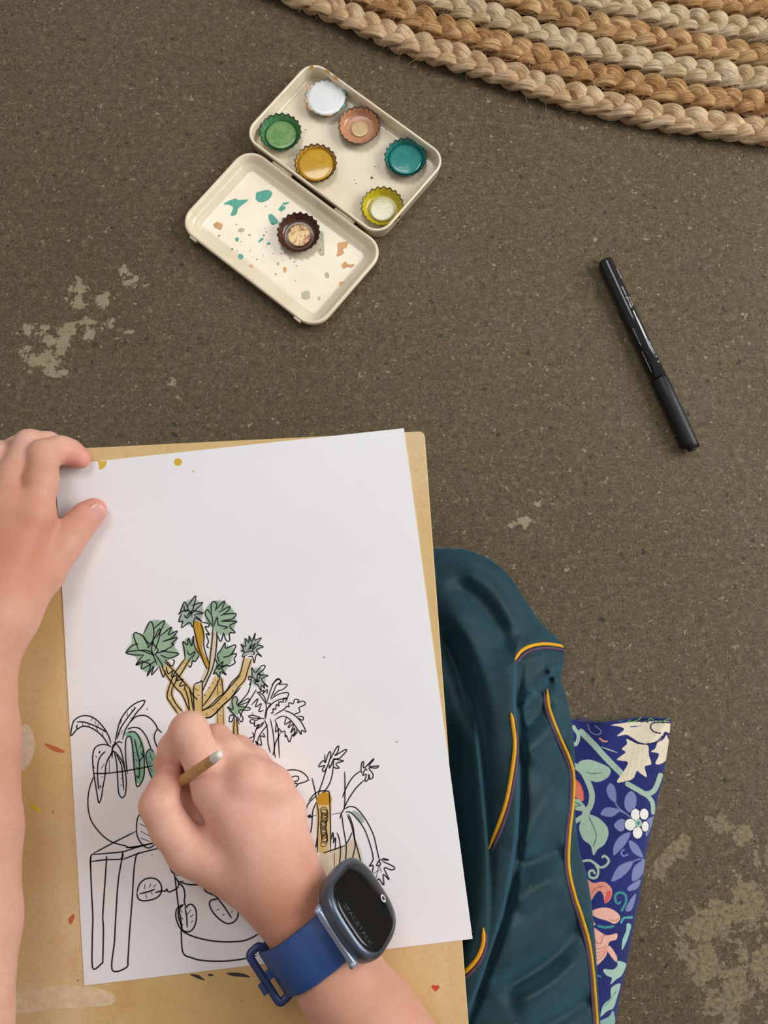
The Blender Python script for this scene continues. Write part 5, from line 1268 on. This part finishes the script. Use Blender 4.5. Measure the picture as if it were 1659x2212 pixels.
for x, y, z in tv:
    lx, ly = (x*kx-11.5*mm + 2*mm), (-14.6*mm + y)
    out.append(WO + e1*lx + wu*ly + wn*face_h(lx*1000, ly*1000))
mesh_obj('lettering', out, tff, DIM, scr, smooth=False)
rv, rf = [], []
for k in range(28):
    a = 2*math.pi*k/28
    for r in (1.15*mm, 1.95*mm):
        lx, ly = 5.5*mm + r*math.cos(a), 13.0*mm + r*math.sin(a)
        rv.append(WO + e1*lx + wu*ly + wn*face_h(lx*1000, ly*1000))
for k in range(28): rf.append((2*k, 2*k+1, (2*k+3) % 56, (2*k+2) % 56))
mesh_obj('ring_symbol', rv, rf, RINGM, scr, smooth=False)
# lugs and strap
STRAP = simple('blue_silicone', srgb(46, 76, 132), 0.5, 0.4, var=0.05, bump=0.05)
def sp(phi, r, s): return WC + (e2*math.sin(phi) + ez*math.cos(phi))*(r*mm) + e1*(s*mm)
def strap_band(name, ph0, ph1, w0, w1, r_in=22.8, th=2.2, parent=watch, n=60):
    rings = []
    for i in range(n+1):
        t = i/n; ph = math.radians(ph0+(ph1-ph0)*t); w = w0+(w1-w0)*t
        rin = r_in + 2.6*max(0, 1-t*6); ro = rin+th
        c = -4
        rings.append([sp(ph, rin, c-w/2), sp(ph, ro-0.5, c-w/2), sp(ph, ro, c-w/2+0.5), sp(ph, ro, c+w/2-0.5), sp(ph, ro-0.5, c+w/2), sp(ph, rin, c+w/2)])
    return fix_normals(MB().rings(rings).build(name, STRAP, parent))
strap = strap_band('strap', 37, -150, 25.5, 23.0)
strap_band('strap', 88, 205, 25.5, 23.0)
for s_ in (-1, 1):
    c = WO - wu*19.4*mm + e1*(s_*14.6*mm) + wn*3.4*mm
    q = [c - wu*2.6*mm, c + wu*3*mm]
    MB().tube(q, [1.3*mm, 2.2*mm], 14).build('lug', LIGHTG, watch)
lb = WO - wu*19.4*mm + wn*3.4*mm
bevel(MB().box(lb, e1*14.6*mm, wu*1.6*mm, wn*1.8*mm).build('lug_bar', LIGHTG, watch, smooth=False), 0.8*mm)
# adjustment slots and raised pip seen on the strap
SLOT = simple('dark_blue_slot', srgb(28, 48, 90), 0.6)
for ph, s in ((-40, 3.2), (-54, 2.2)):
    rings = []
    for k in range(9):
        a = -1+k/4; p_ = math.radians(ph); rings.append(sp(p_, 25.0, -4+s+a*2.0))
    MB().tube(rings, [0.35*mm]+[0.75*mm]*7+[0.35*mm], 8).build('strap_slot', SLOT, strap)
# buckle frame on the outside of the wrist
BC_ = sp(math.radians(-80), 26.0, -4); bx_, by_ = e1, (-e2*0.93 + ez*0.37).normalized()
bn = bx_.cross(by_).normalized()
outl = [(x, y) for x, y in rrect(14.0, 3.5, 2.0, 6)]
core = [BC_ + bx_*(x*mm) + by_*(y*mm) for x, y in outl]
bk = MB(); n = len(core); rings = []
for i in range(n):
    t_ = (core[(i+1) % n]-core[i-1]).normalized(); s_ = t_.cross(bn).normalized()
    rings.append([core[i] + s_*a*1.9*mm + bn*b*1.5*mm for a, b in ((1, 0.6), (0.6, 1), (-0.6, 1), (-1, 0.6), (-1, -0.6), (-0.6, -1), (0.6, -1), (1, -0.6))])
rings.append(rings[0]); bk.rings(rings, False, False)
buckle = fix_normals(bk.build('buckle', simple('dark_blue_buckle', srgb(48, 62, 108), 0.35, 0.5, 0.2, var=0.05), watch))
bevel(MB().box(BC_, bx_*2.4*mm, by_*3.7*mm, bn*1.0*mm).build('buckle_tongue', STRAP, buckle, smooth=False), 0.6*mm)
bevel(MB().box(BC_ + by_*6.2*mm + bx_*3*mm - bn*1.0*mm, bx_*3.0*mm, by_*1.3*mm, bn*1.2*mm).build('buckle_pin', SLOT, buckle, smooth=False), 0.5*mm)

# ------------------------------------------------------------------ paint brush in the hand
ba, bb = Vector(pt(474, 1630, 65)), Vector(pt(336, 1727, 1.0))
bd = (bb-ba).normalized(); bL = (bb-ba).length
brush = empty('paint_brush', (bb.x, bb.y, BOARD+0.0005)); tag(brush, 'short wooden paint brush with white tipped handle held in the painting hand', 'paint brush')
BW = NT('bare_wood'); p_ = BW.coords(); BW.set(BW.ramp(BW.noise(BW.mapping(p_, scale=(250, 250, 900)), 1, 4), [(0.3, srgb(172, 128, 72)), (0.7, srgb(206, 164, 104))]), 0.45, 0.4)
at_ = lambda s: ba + bd*s
MB().tube([at_(3.2*mm), at_(8*mm), at_(bL*0.5), at_(bL-22*mm)], [2.2*mm, 2.5*mm, 2.9*mm, 2.4*mm], 20).build('handle', BW.m, brush)
MB().tube([at_(-0.9*mm), at_(-0.5*mm), at_(0.8*mm), at_(4.8*mm), at_(6.4*mm)], [0.7*mm, 1.5*mm, 2.15*mm, 2.45*mm, 2.52*mm], 20).build('handle_tip', simple('white_handle_paint', srgb(226, 220, 208), 0.4), brush)
MB().tube([at_(bL-23*mm), at_(bL-11*mm)], [2.6*mm, 2.1*mm], 20).build('ferrule', simple('steel_ferrule', srgb(190, 190, 190), 0.3, 0.5, 0.9), brush)
MB().tube([at_(bL-11.5*mm), at_(bL-7*mm), at_(bL-2*mm), at_(bL)], [2.0*mm, 2.3*mm, 1.2*mm, 0.2*mm], 16).build('bristles', simple('wet_bristles', srgb(96, 140, 104), 0.5), brush)
